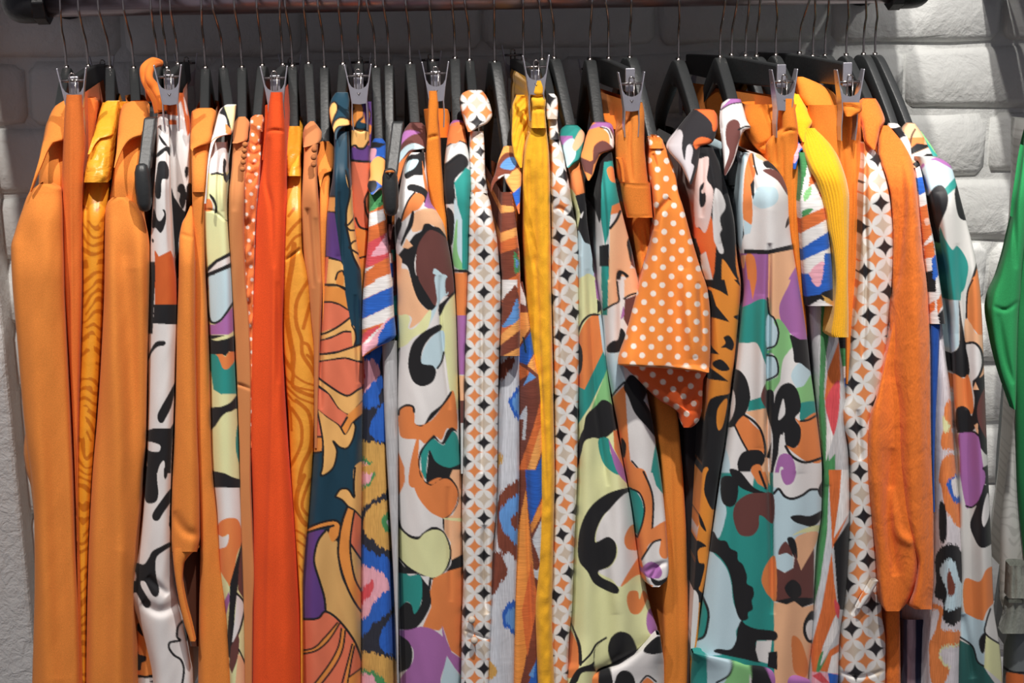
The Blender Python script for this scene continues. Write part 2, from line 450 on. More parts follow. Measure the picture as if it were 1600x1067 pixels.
SEED = [0]
def panel(name, parent, Ls, Rs, front, paint, mat, step=None, edge_d=None, power=2.6, folds=2, amp=0.004, creases=(),
          mode='loop', hook=None, body=0.013, pad=0.012, dy=0.0, wr=0.0, rib=None, label=None):
    """one piece of hanging cloth: traced outline, real depth, folds, and the sides and back that go on behind it"""
    SEED[0] += 1; rs = np.random.RandomState(SEED[0])
    if not isinstance(paint, Print): paint = Print(paint)
    patterned = bool(paint.shapes or paint.analytic)
    if step is None: step = 1.4 if patterned else (2.2 if creases else 4.0)
    if rib: step = min(step, 1.3)
    eL, eR = edge(Ls), edge(Rs)
    t0, t1 = max(eL[0, 1], eR[0, 1]), min(eL[-1, 1], eR[-1, 1])
    nr = max(int((t1 - t0) / (step if not rib else 4.0)) + 1, 4); py = np.linspace(t0, t1, nr)
    xl_, xr_ = herm(eL, py), herm(eR, py); xr_ = np.maximum(xr_, xl_ + 0.8)
    wmax = float((xr_ - xl_).max()); nc = max(int(wmax / step) + 1, 7)
    u = np.linspace(0, 1, nc); c = 2 * u - 1
    if not patterned and not rib: c = np.sin(c * math.pi / 2) * 0.35 + c * 0.65; u = (c + 1) / 2
    PX = xl_[:, None] + u[None] * (xr_ - xl_)[:, None]; PY = np.repeat(py[:, None], nc, 1)
    fr = np.array(front, float); yf = np.interp(py, fr[:, 0], fr[:, 1])
    if nr > 20:   # soften the kinks of the depth profile
        w = max(int(18 / (py[1] - py[0])), 1); k = np.ones(2 * w + 1) / (2 * w + 1)
        yf = np.convolve(np.pad(yf, w, 'edge'), k, 'valid')
    yf = yf + dy
    width_m = (xr_ - xl_) / 1200.0
    ed = np.minimum(width_m * 0.55, edge_d if edge_d else 0.035)
    prof = 1 - (1 - np.clip(np.abs(c), 0, 1) ** power) ** (1 / power)
    Yv = yf[:, None] + ed[:, None] * prof[None]
    win = (1 - np.abs(c) ** 4)[None]
    fade = np.clip((py - t0) / 90.0, 0.15, 1)[:, None]
    xx = PX - PX.mean()
    for f in range(folds):     # hanging folds: long, soft, slightly drifting ridges
        wl = rs.uniform(45, 85) * (1 + 0.5 * f); ph = rs.uniform(0, 6.28); dr = rs.uniform(-0.05, 0.05); bend = rs.uniform(3, 8)
        q = 2 * math.pi * (xx + dr * (PY - t0) + bend * np.sin(PY / rs.uniform(120, 260) + ph)) / wl + ph
        Yv = Yv + amp / (1 + 0.4 * f) * np.cos(q) * win * fade
    # soft cloth relief: stretched dents and slanting drag lines
    sl = rs.uniform(-0.35, 0.35)
    Yv = Yv + (0.0016 * (vnoise((PX + sl * PY) / 26 + 11, PY / 95 + 5, SEED[0] + 50) - 0.5) + 0.0009 * (vnoise((PX - sl * PY) / 13 + 3, PY / 48 + 9, SEED[0] + 90) - 0.5)) * win
    if wr:                     # small cross wrinkles
        Yv = Yv + wr * (vnoise(PX / 9 + 3, PY / 14 + 7 + PX / 30, SEED[0]) - 0.5) * 2 * win
    for pts, depth, wd in creases:
        q = spline(np.array([[float(z) for z in w.split(',')] for w in pts.split()]), 6)
        dmin = np.full(PX.shape, 1e9); tpar = np.zeros(PX.shape)
        for iq, (a, b) in enumerate(zip(q[:-1], q[1:])):
            d = b - a; L2 = max(d @ d, 1e-9)
            tt = np.clip(((PX - a[0]) * d[0] + (PY - a[1]) * d[1]) / L2, 0, 1)
            dd = (PX - a[0] - tt * d[0]) ** 2 + (PY - a[1] - tt * d[1]) ** 2
            tpar = np.where(dd < dmin, (iq + tt) / (len(q) - 1), tpar); dmin = np.minimum(dmin, dd)
        Yv = Yv + depth * np.exp(-dmin / (wd * wd)) * np.sin(math.pi * np.clip(tpar, 0, 1)) ** 0.6
    if rib:
        Yv = Yv - 0.0011 * np.abs(np.cos(math.pi * rib * u[None] * np.ones_like(PX))) * win
    V = at(PX, PY, Yv)
    colr = paint.sample(PX, PY)
    nb = 0
    if mode == 'loop':
        Xf = V[:, nc // 2, 0]; Zm = V[:, nc // 2, 2]
        Xh = hook if hook is not None else float(Xf.mean())
        back = []
        bw = np.minimum(body, width_m * 0.45)
        edz = V[:, -1, 1] / np.minimum(yf, -0.02)
        for k, sd in ((0.55, 1), (0.0, 1), (-0.6, 1), (-0.95, 0), (-0.6, -1), (0.0, -1), (0.55, -1)):
            yy = yf * k; xx_ = Xh + (Xf - Xh) * k + sd * bw
            back.append(np.stack([xx_, yy, Zm], -1))
        back = np.stack(back, 1); nb = back.shape[1]
        V = np.concatenate([V, back], 1)
        cb = np.concatenate([np.repeat(colr[:, -1:], 3, 1), colr[:, nc // 2:nc // 2 + 1], np.repeat(colr[:, :1], 3, 1)], 1)
        colr = np.concatenate([colr, cb], 1)
    elif mode == 'pad':
        Bk = V[:, ::-1].copy(); Bk[..., 1] = (yf[:, None] + pad + ed[:, None] * (0.9 + 0 * prof[None, ::-1])) ; Bk = Bk[:, ::max(nc // 8, 1)]
        nb = Bk.shape[1]; V = np.concatenate([V, Bk], 1); colr = np.concatenate([colr, colr[:, ::-1][:, ::max(nc // 8, 1)]], 1)
    n = nc + nb
    idx = np.arange(nr * n).reshape(nr, n)
    if mode == 'sheet':
        a, b, c_, d = idx[:-1, :-1], idx[:-1, 1:], idx[1:, 1:], idx[1:, :-1]
    else:
        nx_ = np.roll(idx, -1, 1); a, b, c_, d = idx[:-1], nx_[:-1], nx_[1:], idx[1:]
    quads = np.stack([a, d, c_, b], -1).reshape(-1, 4)
    off = np.array(parent_loc(parent))
    me = bpy.data.meshes.new(name)
    me.vertices.add(nr * n); me.vertices.foreach_set('co', (V.reshape(-1, 3) - off).astype(np.float32).ravel())
    nq = len(quads); me.loops.add(nq * 4); me.loops.foreach_set('vertex_index', quads.astype(np.int32).ravel())
    me.polygons.add(nq); me.polygons.foreach_set('loop_start', np.arange(0, nq * 4, 4, dtype=np.int32))
    me.polygons.foreach_set('use_smooth', np.ones(nq, bool))
    ca = me.color_attributes.new('print', 'FLOAT_COLOR', 'POINT')
    rgba = np.ones((nr * n, 4), np.float32); rgba[:, :3] = colr.reshape(-1, 3); ca.data.foreach_set('color', rgba.ravel())
    me.update(calc_edges=True); me.materials.append(M[mat])
    o = bpy.data.objects.new(name, me); COL.objects.link(o); o.parent = parent
    if label: o['label'] = label
    return o

def colour_attr(o, col):
    me = o.data; ca = me.color_attributes.new('print', 'FLOAT_COLOR', 'POINT')
    ca.data.foreach_set('color', np.tile(np.append(srgb(col), 1.0), len(me.vertices)).astype(np.float32))
    return o

def cord(name, parent, pts, r, col, mat, n=8):
    """a strap or twisted band: tube through (px, py, y) points"""
    q = spline([list(at(*p)) for p in pts], 6); b = MB()
    rr = r if not hasattr(r, '__len__') else np.interp(np.linspace(0, 1, len(q)), np.linspace(0, 1, len(r)), r)
    b.tube(q, rr, n); return colour_attr(b.build(name, M[mat], parent, True), col)

# ------------------------------------------------------------------ rail
RR = 0.0185
rl = empty('clothes_rail', (0, 0, RAIL_Z), 'dark metal pipe rail with black elbow fittings on the brick wall', 'rail')
xa, xb = float(at(72, 12, 0)[0]), float(at(1392, 6, 0)[0])
b = MB(); b.tube([(xa - 0.01, 0, RAIL_Z), (xb + 0.01, 0, RAIL_Z)], RR, 32); b.build('pipe', M['rail'], rl, True)
for xe, sg in ((xa, -1), (xb, 1)):
    b = MB(); b.tube([(xe - sg * 0.004, 0, RAIL_Z), (xe + sg * 0.012, 0, RAIL_Z)], RR + 0.0095, 8); b.build('hex_collar', M['iron'], rl, False, 0.0015)
    pts = [(xe + sg * 0.010, 0, RAIL_Z)] + [(xe + sg * (0.012 + 0.022 * math.sin(q)), 0.022 * (1 - math.cos(q)), RAIL_Z) for q in np.linspace(0, math.pi / 2, 9)]
    b = MB(); b.tube(pts, RR + 0.0075, 24); el = b.build('elbow', M['iron'], rl, True)
    xq = xe + sg * 0.034
    b = MB(); b.tube([(xq, 0.020, RAIL_Z), (xq, WALL_Y + 0.004, RAIL_Z)], RR - 0.001, 24); b.build('wall_pipe', M['rail'], rl, True)
    b = MB(); b.tube([(xq, WALL_Y - 0.014, RAIL_Z), (xq, WALL_Y + 0.004, RAIL_Z)], 0.026, 24); b.build('wall_flange', M['iron'], rl, False, 0.002)

# ------------------------------------------------------------------ hangers
def hook_wire(parent, x_top, x_bot, py_bot, py_top):
    X0 = float(at(x_top, py_top, -RR)[0]); bt = at(x_bot, py_bot, 0.0); dx = bt[0] - X0; r = RR + 0.0028
    pts = [(X0, r * math.cos(q), RAIL_Z + r * math.sin(q)) for q in np.linspace(-0.6, math.pi, 12)]
    pts += [(X0 + dx * 0.12, -r * 0.98, RAIL_Z - 0.012), (X0 + dx * 0.75, -r * 0.55, RAIL_Z - 0.034), (X0 + dx * 0.93, -0.003, RAIL_Z - 0.046),
            (X0 + dx * 0.97, 0, RAIL_Z - 0.06), (bt[0], 0, bt[2] + 0.004), (bt[0], 0, bt[2] - 0.012)]
    pts = np.vstack([pts[:11], spline(pts[11:], 5)])
    b = MB(); b.tube(pts, 0.0015, 7); b.build('hook', M['steel'], parent, True)
    b = MB(); b.tube([(bt[0], 0, bt[2] + 0.004), (bt[0], 0, bt[2] - 0.004)], 0.0032, 10); b.build('hook_collar', M['steel'], parent, True)
    return bt

def rail_py(px): return 14 - (px - 700) * 0.0136

def coat_hanger(label, hk, tip, top_y=-0.09, half=0.0058, end_ball=False):
    """hk = (x at rail, x at neck, y at neck) in photo pixels; tip = (px, py) where the garment starts on the near arm"""
    x0, x1, y1 = hk; bt = at(x1, y1, 0.0)
    e = empty('coat_hanger', tuple(bt), label, 'hanger', 'hangers on the rail')
    hook_wire(e, x0, x1, y1, rail_py(x0))
    top = Vector(bt.tolist()) + Vector((0, 0, 0.001))
    mid = P(tip[0], tip[1] + 9, top_y); ys = -0.192
    d = (mid - top); fwd = Vector((d.x, d.y, 0)).normalized(); side = Vector((-fwd.y, fwd.x, 0))
    far = top + fwd * (abs(ys)) ; slope = min(max(d.z / max(abs(d.y), .03), -0.9), -0.25)
    endp = P(tip[0], tip[1] + 105, top_y - 0.05)
    midb = P(tip[0], tip[1] + 60, top_y - 0.032)
    arm = spline([top, top + fwd * 0.022 + Vector((0, 0, -0.006 + slope * 0.004)), mid, midb, endp], 7)
    loc = [Vector(p) - top for p in arm.tolist()]
    bk = [Vector((-p.x, -p.y, p.z)) for p in loc[:0:-1]]
    line = [top + p for p in bk + loc]
    hh = [0.0135 + 0.004 * math.exp(-((i - len(bk)) / 5.0) ** 2) for i in range(len(line))]
    pts = [p - Vector((0, 0, h)) for p, h in zip(line, hh)]
    b = MB(); b.strip(pts, side, half, Vector((0, 0, 1)), hh); b.build('arms', M['black_plastic'], e, True, 0.002)
    b = MB(); q1, q2 = pts[1] - Vector((0, 0, 0.018)), pts[-2] - Vector((0, 0, 0.018)); b.tube([q1, q2], 0.0035, 8); b.build('trouser_bar', M['black_plastic'], e, True)
    if end_ball:
        b = MB(); tipw = P(end_ball[0], end_ball[1], -0.215); b.strip([P(end_ball[0] + 12, end_ball[1] - 110, -0.17), P(end_ball[0] + 6, end_ball[1] - 60, -0.19), P(end_ball[0] + 2, end_ball[1] - 28, -0.205)], side, 0.007, Vector((0, 1, 0)), 0.009)
        b.build('strap_arm', M['black_plastic'], e, False, 0.002)
        b = MB(); b.tube([tipw + Vector((0, 0, z)) for z in (.028, .026, .018, 0, -.018, -.026, -.028)], [.003, .0065, .009, .0098, .009, .0065, .003], 14); b.build('end_pad', M['black_plastic'], e, True)
    return e

def clip(parent, top, s, f, down=0.0, scale=1.0):
    """pressed steel trouser clip: two flared plates, web with a notch, spring and wire loop"""
    s = Vector(s); f = Vector(f); Z = Vector((0, 0, 1)); k = scale
    g = bpy.data.objects.new('clip', None); COL.objects.link(g); g.parent = parent; g.location = Vector(top) - parent_loc(parent)
    for sg in (-1, 1):
        pl = [top + s * sg * x * k - Z * z * k for x, z in ((0.0158, 0.0), (0.0140, 0.010), (0.0105, 0.030), (0.0085, 0.045), (0.0090, 0.062), (0.0080, 0.078))]
        b = MB(); b.strip(pl, f, [0.0048 * k, 0.0062 * k, 0.0075 * k, 0.0075 * k, 0.0065 * k, 0.0055 * k], s, 0.0007); b.build('jaw', M['clip_steel'], g, False, 0.0006)
    fr = [(-0.0135, 0.012), (-0.0120, 0.020), (-0.0085, 0.026), (-0.0045, 0.0285), (0.0, 0.0295), (0.0045, 0.0285), (0.0085, 0.026), (0.0120, 0.020), (0.0135, 0.012)]
    lo = [(-0.0125, 0.016), (-0.0108, 0.028), (-0.0096, 0.038), (-0.0080, 0.046), (0.0, 0.047), (0.0080, 0.046), (0.0096, 0.038), (0.0108, 0.028), (0.0125, 0.016)]
    b = MB(); v = []
    for dd in (0.0, 0.0012):
        v += [top + s * x * k - Z * z * k + f * (0.0062 * k - dd) for x, z in fr] + [top + s * x * k - Z * z * k + f * (0.0062 * k - dd) for x, z in lo]
    n = len(fr); fc = []
    for i in range(n - 1):
        fc += [(i, i + 1, n + i + 1, n + i), (2 * n + i + 1, 2 * n + i, 3 * n + i, 3 * n + i + 1), (i + 1, i, 2 * n + i, 2 * n + i + 1), (n + i, n + i + 1, 3 * n + i + 1, 3 * n + i)]
    b.add(v, fc); b.build('web', M['clip_steel'], g)
    b = MB(); b.tube([top - s * 0.014 * k - Z * 0.014 * k, top + s * 0.014 * k - Z * 0.014 * k], 0.0016 * k, 8); b.build('spring_pin', M['steel'], g, True)
    b = MB(); a = math.pi
    b.tube([top + s * 0.003 * math.cos(q) * k + f * 0.004 - Z * (0.006 + 0.003 - 0.003 * math.sin(q)) * k for q in np.linspace(0, a, 7)] + [top - s * 0.003 * k + f * 0.005 - Z * 0.032 * k, top + f * 0.006 - Z * 0.036 * k, top + s * 0.003 * k + f * 0.005 - Z * 0.032 * k, top + s * 0.003 * k + f * 0.004 - Z * 0.010 * k], 0.0010, 6)
    b.build('wire_loop', M['steel'], g, True)
    return g

def clip_hanger(label, hk, clip_px, yc=-0.165, bar_h=0.017, bare=False, scale=1.0):
    x0, x1, y1 = hk; bt = at(x1, y1, 0.0)
    e = empty('clip_hanger', tuple(bt), label, 'hanger', 'hangers on the rail')
    hook_wire(e, x0, x1, y1, rail_py(x0))
    c = P(clip_px[0], clip_px[1], yc); o = Vector(bt.tolist())
    fwd = Vector((c.x - o.x, c.y, 0)).normalized(); side = Vector((-fwd.y, fwd.x, 0))
    ln = abs(yc) / abs(fwd.y)
    zc = o.z - bar_h - 0.001
    zend = c.z - 0.010
    drop = 0.0
    b = MB(); b.strip([o - fwd * (ln - 0.006) + Vector((0, 0, -bar_h)), o - fwd * 0.03 + Vector((0, 0, -bar_h)), o + fwd * 0.03 + Vector((0, 0, -bar_h)), o + fwd * (ln - 0.008) + Vector((0, 0, -bar_h + drop))], side, 0.0052, Vector((0, 0, 1)), [bar_h * 0.8, bar_h, bar_h, bar_h * 0.8])
    b.build('bar', M['black_plastic'], e, False, 0.0022)
    b = MB(); b.box(o + fwd * (ln - 0.006) + Vector((0, 0, -bar_h)), side * 0.0058, fwd * 0.0014, Vector((0, 0, bar_h * 0.84))); b.build('end_cap', M['clip_steel'], e, False, 0.001)
    clip(e, c, side, fwd, scale=scale)
    if not bare:
        clip(e, o - fwd * ln + Vector((0, 0, c.z - o.z)), side, -fwd, scale=scale)
    return e
# ------------------------------------------------------------------ hooks seen along the rail: (x at rail, x at neck, y at neck)
HK = {1: (96, 104, 107), 2: (124, 138, 105), 3: (155, 172, 108), 4: (194, 209, 108), 5: (237, 246, 97), 6: (252, 261, 108), 7: (267, 278, 102),
      8: (316, 321, 108), 9: (333, 349, 107), 10: (367, 378, 107), 11: (402, 410, 104), 12: (438, 442, 103), 13: (446, 457, 105), 14: (475, 482, 101),
      15: (497, 507, 107), 16: (529, 536, 102), 17: (562, 561, 100), 18: (573, 587, 107), 19: (599, 608, 104), 20: (634, 641, 101), 21: (671, 676, 97),
      22: (706, 711, 93), 23: (726, 734, 96), 24: (772, 773, 99), 25: (817, 818, 96), 26: (842, 847, 95), 27: (859, 866, 93), 28: (925, 922, 95),
      29: (946, 951, 93), 30: (986, 984, 92), 31: (1060, 1060, 95), 32: (1133, 1125, 91), 33: (1152, 1143, 88), 34: (1170, 1165, 89), 35: (1187, 1182, 90),
      36: (1211, 1212, 88), 37: (1265, 1249, 85), 38: (1272, 1270, 90), 39: (1294, 1289, 89), 40: (1323, 1322, 88), 41: (1351, 1349, 87), 42: (1366, 1367, 87)}

def thing(name, label, cat, hk, group=None):
    bt = at(HK[hk][1], HK[hk][2], 0.0)
    e = empty(name, (float(bt[0]), 0.0, float(bt[2]) - 0.03), label, cat, group)
    return e, float(bt[0])
G_OR = (230, 138, 62); G_OR2 = (226, 120, 54); G_RED = (232, 84, 36); G_TAN = (200, 130, 78); G_MUS = (240, 176, 40)

# 1 leftmost orange coat
e, h = thing('coat', 'orange wool coat with wide sleeve, leftmost garment on the rail', 'coat', 1)
panel('body', e, '84@172 72@195 68@215 62@245 60@300 58@400 50@600 42@660 37@705 41@735 48@760 55@850 52@1100', '112@158 112@300 112@500 116@700 122@1100',
      hang(160), G_OR, 'wool', hook=h, dy=0.03)
panel('collar', e, '100@157 86@166 75@188 69@212 62@245 52@280 46@300', '116@157 116@200 104@219 90@221 76@234 66@256 48@301', hang(157, -0.09, -0.19), G_OR, 'wool', mode='pad', pad=0.004, folds=1, amp=0.002, dy=-0.012, edge_d=0.02)
panel('sleeve', e, '62@287 46@300 34@330 24@360 17@388 19@440 23@490 28@545 34@620 41@690 48@740 53@800 54@900 52@1000 49@1110',
      '80@287 97@295 99@380 100@450 104@540 109@640 113@740 117@850 123@960 127@1110', [(287, -0.19), (330, -0.21), (420, -0.225), (1120, -0.215)],
      G_OR, 'wool', mode='loop', hook=h, folds=2, amp=0.006, creases=[('66,300 62,420 70,600 82,800 90,1060', 0.006, 16), ('48,300 66,287 98,294', 0.003, 2)])
coat_hanger('black hanger of the leftmost orange coat', HK[1], (92, 160))

# 2 clipped trousers
e, h = thing('trousers', 'deep orange creased trousers clipped beside the leftmost coat', 'trousers', 2)
panel('leg', e, '104@148 102@165 99@220 97@290 98@360 100@440 104@500 108@560 113@650 117@740 121@900 123@1100', '127@148 129@170 133@230 131@270 129@350 128@440 125@520 122@600 120@740 124@900 128@1100',
      [(148, -0.165), (1120, -0.175)], G_OR2, 'wool', hook=h, folds=1, amp=0.002, body=0.008, creases=[('112,160 111,300 112,440 114,600', -0.003, 3), ('106,300 108,440 114,600', 0.002, 3)], dy=-0.022)
panel('waistband', e, '128@153 130@170 133@230 131@300', '140@150 152@158 149@195 142@235 134@300', [(150, -0.11), (300, -0.15)], G_OR2, 'wool', mode='pad', folds=0)
clip_hanger('clip hanger with deep orange trousers at the left end', HK[2], (112, 106), scale=1.05)

# 3 gold jacquard jacket
tg = Print((238, 160, 44), analytic=tiger((196, 114, 26), 17, False, 0.35, 320))
e, h = thing('jacket', 'shiny gold jacquard jacket squeezed between two orange coats', 'jacket', 3)
panel('sleeve', e, '136@262 131@285 126@310 127@360 129@440 126@560 122@640 119@740 117@800 121@960 125@1110', '172@262 171@310 166@360 163@440 157@560 152@640 145@740 139@850 135@960 134@1110',
      [(262, -0.15), (330, -0.185), (1120, -0.185)], tg, 'satin', hook=h, folds=2, amp=0.004, wr=0.0, creases=[('132,270 148,266 164,282', 0.002, 2), ('136,290 135,400', 0.004, 3)])
panel('shoulder', e, '160@160 150@195 140@235 134@262 131@285', '184@158 180@200 174@240 172@262 168@285', hang(158), (240, 168, 48), 'crush', hook=h, folds=1, amp=0.002, wr=0.004, step=2.5)
panel('collar', e, '166@158 160@164 152@188 143@220 137@241', '186@158 183@175 178@205 176@212 158@216 139@243', hang(158), (242, 172, 50), 'crush', mode='pad', pad=0.003, folds=1, amp=0.002, wr=0.003, dy=-0.01, step=2.5, edge_d=0.02)
panel('lining_edge', e, '184@160 182@172', '200@158 198@170', [(158, -0.07), (175, -0.07)], (226, 150, 40), 'crush', mode='pad', folds=0, wr=0.002)
coat_hanger('black hanger of the gold jacquard jacket', HK[3], (172, 158))

# 4 second orange coat
e, h = thing('coat', 'orange wool coat right of the gold jacket', 'coat', 4)
panel('body', e, '200@160 186@186 183@230 178@265 172@305 168@330', '233@160 232@215 224@260 219@300 224@330', hang(160), G_OR, 'wool', hook=h, dy=0.014)
panel('collar', e, '205@158 195@161 187@180 184@205 182@235 178@262', '226@157 233@165 232@211 216@214 200@222 188@240 179@263', hang(158), G_OR, 'wool', mode='pad', pad=0.004, folds=1, amp=0.002, dy=-0.012, edge_d=0.02)
panel('sleeve', e, '176@308 168@316 164@332 163@440 158@560 152@650 144@740 138@850 135@960 132@1110', '196@308 214@320 228@350 235@392 234@440 232@520 230@600 228@690 222@745 218@800 213@850 209@930 211@1110',
      [(308, -0.196), (360, -0.21), (430, -0.218), (1120, -0.205)], G_OR, 'wool', hook=h, folds=2, amp=0.005, creases=[('170,318 195,308 232,350', 0.0025, 2), ('208,420 206,600 190,860', 0.004, 12)])
coat_hanger('black hanger of the orange coat right of the gold jacket', HK[4], (212, 158))

# 5 black and white abstract blouse on a strap hanger with an orange twisted strap
e, h = thing('blouse', 'white blouse with black drip print and a rust sleeve band, twisted orange neck strap', 'blouse', 5)
pr = Print('W', '''A2;K s 165,245 175,250 205,290 212,305 195,300 175,275;K s 150,350 180,320 215,305 245,330 248,355 225,358 205,330 185,345 165,360 150,365
K s 165,390 200,385 220,430 215,480 190,480 180,500 175,580 150,580 145,520 155,440;K s 140,640 155,690 165,705 180,700 195,670 185,645 200,650 205,690 195,740 175,770 150,745 130,740 132,680
R p 143,865 150,870 165,897 190,885 230,865 255,930 265,1067 148,1067;K p 105,925 145,925 148,1067 105,1067;K s 130,800 140,812 135,825 128,815
B2;R p 145,0 285,0 285,122 145,122;K p 140,122 290,122 290,232 132,225 138,180;K p 100,0 145,0 132,280 100,280;K p 100,280 112,360 100,420
K s 105,420 120,370 150,325 190,318 203,330 190,345 160,350 130,380 110,425;K s 258,540 215,610 175,680 158,720 165,752 185,760 205,730 236,662
K p 100,800 140,788 228,788 245,760 252,560 275,540 270,1067 85,1067 90,930;W s 98,860 165,875 175,895 160,915 108,905;W s 152,1075 158,1030 172,985 192,963 198,990 190,1050 195,1075
W s 230,1075 236,900 243,830 245,900 240,1075;W s 90,1000 100,965 103,1000 98,1067
C2;W p 70,-2 240,-2 260,60 60,60;K s 85,-30 80,80 90,140 115,152 145,140 155,100 150,50 140,-30;K s 185,-30 183,10 190,28 200,10 205,-30;K s 220,75 160,150 125,205 130,235 155,238 180,200 215,150 222,130;K s 210,240 222,60 235,60 228,290 212,270
K s 212,350 218,370 190,390 150,420 140,460 145,530 160,590 150,625 125,620 100,575 85,550 65,550 70,580 100,630 118,660 105,685 80,675 55,630 35,605 0,640 0,600 30,545 40,460 80,462 105,430 125,395 170,370
W s 25,540 35,500 42,520 38,545;K l9 280,750 255,780 250,830 265,850 215,860 210,890 235,925 270,950 285,1000 275,1080;K l7 283,755 290,800 300,850''')
panel('sleeve', e, '247@178 245@220 243@260 240@300 237@345 235@400 233@470 232@505 232@600 230@700 226@770 218@850 206@915 203@932 214@965 228@1010 238@1060 240@1110',
      '262@170 264@200 266@240 266@300 268@350 271@400 276@440 278@505 275@560 272@650 268@740 267@800 270@900 282@950 296@1020 301@1060 302@1110',
      hang(172, -0.13, -0.21), pr, 'crepe', hook=h, folds=2, amp=0.004, creases=[('262,180 262,300 266,400', 0.003, 3), ('222,940 250,955 280,940', 0.006, 8), ('230,900 262,930', 0.005, 6)])
cord('neck_strap', e, [(252, 99, -0.10), (240, 97, -0.11), (227, 106, -0.125), (226, 122, -0.13), (234, 138, -0.135), (244, 156, -0.14), (250, 175, -0.14)], [0.004, 0.006, 0.006, 0.005, 0.006, 0.006, 0.007], (232, 126, 48), 'crepe')
cord('neck_strap', e, [(251, 99, -0.10), (237, 104, -0.125), (233, 122, -0.14), (243, 138, -0.14), (252, 155, -0.145), (254, 172, -0.145)], [0.003, 0.005, 0.005, 0.006, 0.006, 0.006], (232, 122, 44), 'crepe')
cord('neck_strap', e, [(228, 112, -0.12), (231, 135, -0.10), (233, 155, -0.08)], 0.004, (226, 116, 42), 'crepe')
panel('hem', e, '212@955 211@1020 210@1110', '236@955 262@1030 268@1110', [(955, -0.165), (1120, -0.165)],
      Print((224, 138, 68), '''C2;K s 40,780 70,755 100,800 100,830 70,825;K s 35,890 50,885 55,920 90,930 90,955 70,965 65,1000 45,1000 35,970;K s 110,880 130,890 150,910 125,895
W p 20,1035 260,1035 260,1200 20,1200;K p 20,1020 90,1030 180,1012 190,1035 100,1042 20,1040;K s 110,1060 150,1050 190,1060 150,1067'''), 'crepe', hook=h, folds=1, amp=0.003)
coat_hanger('black strap hanger with rounded end pad left of the drip print blouse', HK[5], (237, 172), end_ball=(224, 293))

# 6 clipped drip print skirt
e, h = thing('skirt', 'white skirt with rust and black drip print, gathered under a clip', 'skirt', 7)
pr = Print('W', '''A2;R p 190,0 310,0 350,120 335,230 320,250 310,200 300,130 285,60 270,80 268,140 205,135;W s 285,110 300,150 305,215 290,190;W s 300,40 315,80 320,140 308,100;R p 195,160 262,163 262,190 205,188
K s 310,415 325,420 322,460 310,475 305,440;K s 268,520 285,505 305,520 312,570 305,625 290,640 275,600 280,560 265,545;K s 225,540 250,580 270,610 290,640 310,645 315,520 345,515 345,640 300,700 285,750 272,830 275,1000 245,1000 225,900''')
panel('panel', e, '259@145 258@165 262@185 262@230 265@300 267@350 270@420 274@500 276@600', '285@143 291@160 297@190 300@240 300@300 297@330 290@360 284@420 284@500 280@600', [(145, -0.15), (250, -0.17), (600, -0.17)], pr, 'silk', hook=h, folds=2, amp=0.004, body=0.008, dy=0.012,
      creases=[('270,150 272,200 276,320', 0.004, 3), ('284,150 290,210', 0.004, 3), ('264,160 266,175', 0.004, 2)])
clip_hanger('clip hanger holding the rust and black drip print skirt', HK[7], (262, 101))
coat_hanger('bare black hanger between the strap blouse and the drip print skirt', HK[6], (268, 190))

# 7 orange blazer
e, h = thing('blazer', 'smooth orange blazer with a low open cuff right of the drip print skirt', 'blazer', 8)
panel('lapel_panel', e, '299@232 300@300 302@390 302@500 304@600 308@700 310@740 313@850 311@960 309@1110', '323@226 322@300 319@340 320@440 323@500 327@600 329@700 331@740 338@800 345@880 355@960 362@1060 364@1110',
      [(226, -0.16), (300, -0.195), (1120, -0.19)], G_OR, 'wool', hook=h, folds=1, amp=0.003)
panel('sleeve', e, '297@322 290@338 284@350 280@375 279@440 277@500 275@600 272@700 270@740 268@800 268@840 269@862', '302@322 304@360 304@440 304@500 306@600 309@700 311@740 312@800 312@840 308@862',
      [(322, -0.185), (400, -0.212), (1000, -0.205)], G_OR, 'wool', mode='pad', pad=0.03, folds=1, amp=0.003, creases=[('280,365 302,372', 0.002, 3), ('270,800 290,830 312,836', 0.004, 8)])
panel('cuff', e, '269@856 270@870 274@905 280@940 288@975 297@1002', '310@856 298@866 287@882 285@905 290@940 299@975 305@1002', [(856, -0.206), (1005, -0.2)], G_OR, 'wool', mode='pad', pad=0.008, folds=0)
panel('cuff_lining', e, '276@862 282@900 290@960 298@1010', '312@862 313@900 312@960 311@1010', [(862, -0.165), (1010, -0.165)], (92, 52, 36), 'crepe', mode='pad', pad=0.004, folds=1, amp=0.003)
panel('collar', e, '307@170 299@175 297@200 297@230 300@236', '330@169 338@176 333@200 327@226 306@229 301@236', hang(169), G_OR, 'wool', mode='pad', pad=0.004, folds=0, dy=-0.012, edge_d=0.02)
panel('body', e, '300@171 299@240 300@300', '336@173 330@205 325@235 322@300', hang(171), G_OR, 'wool', hook=h, folds=0)
coat_hanger('black hanger of the smooth orange blazer', HK[8], (319, 170))

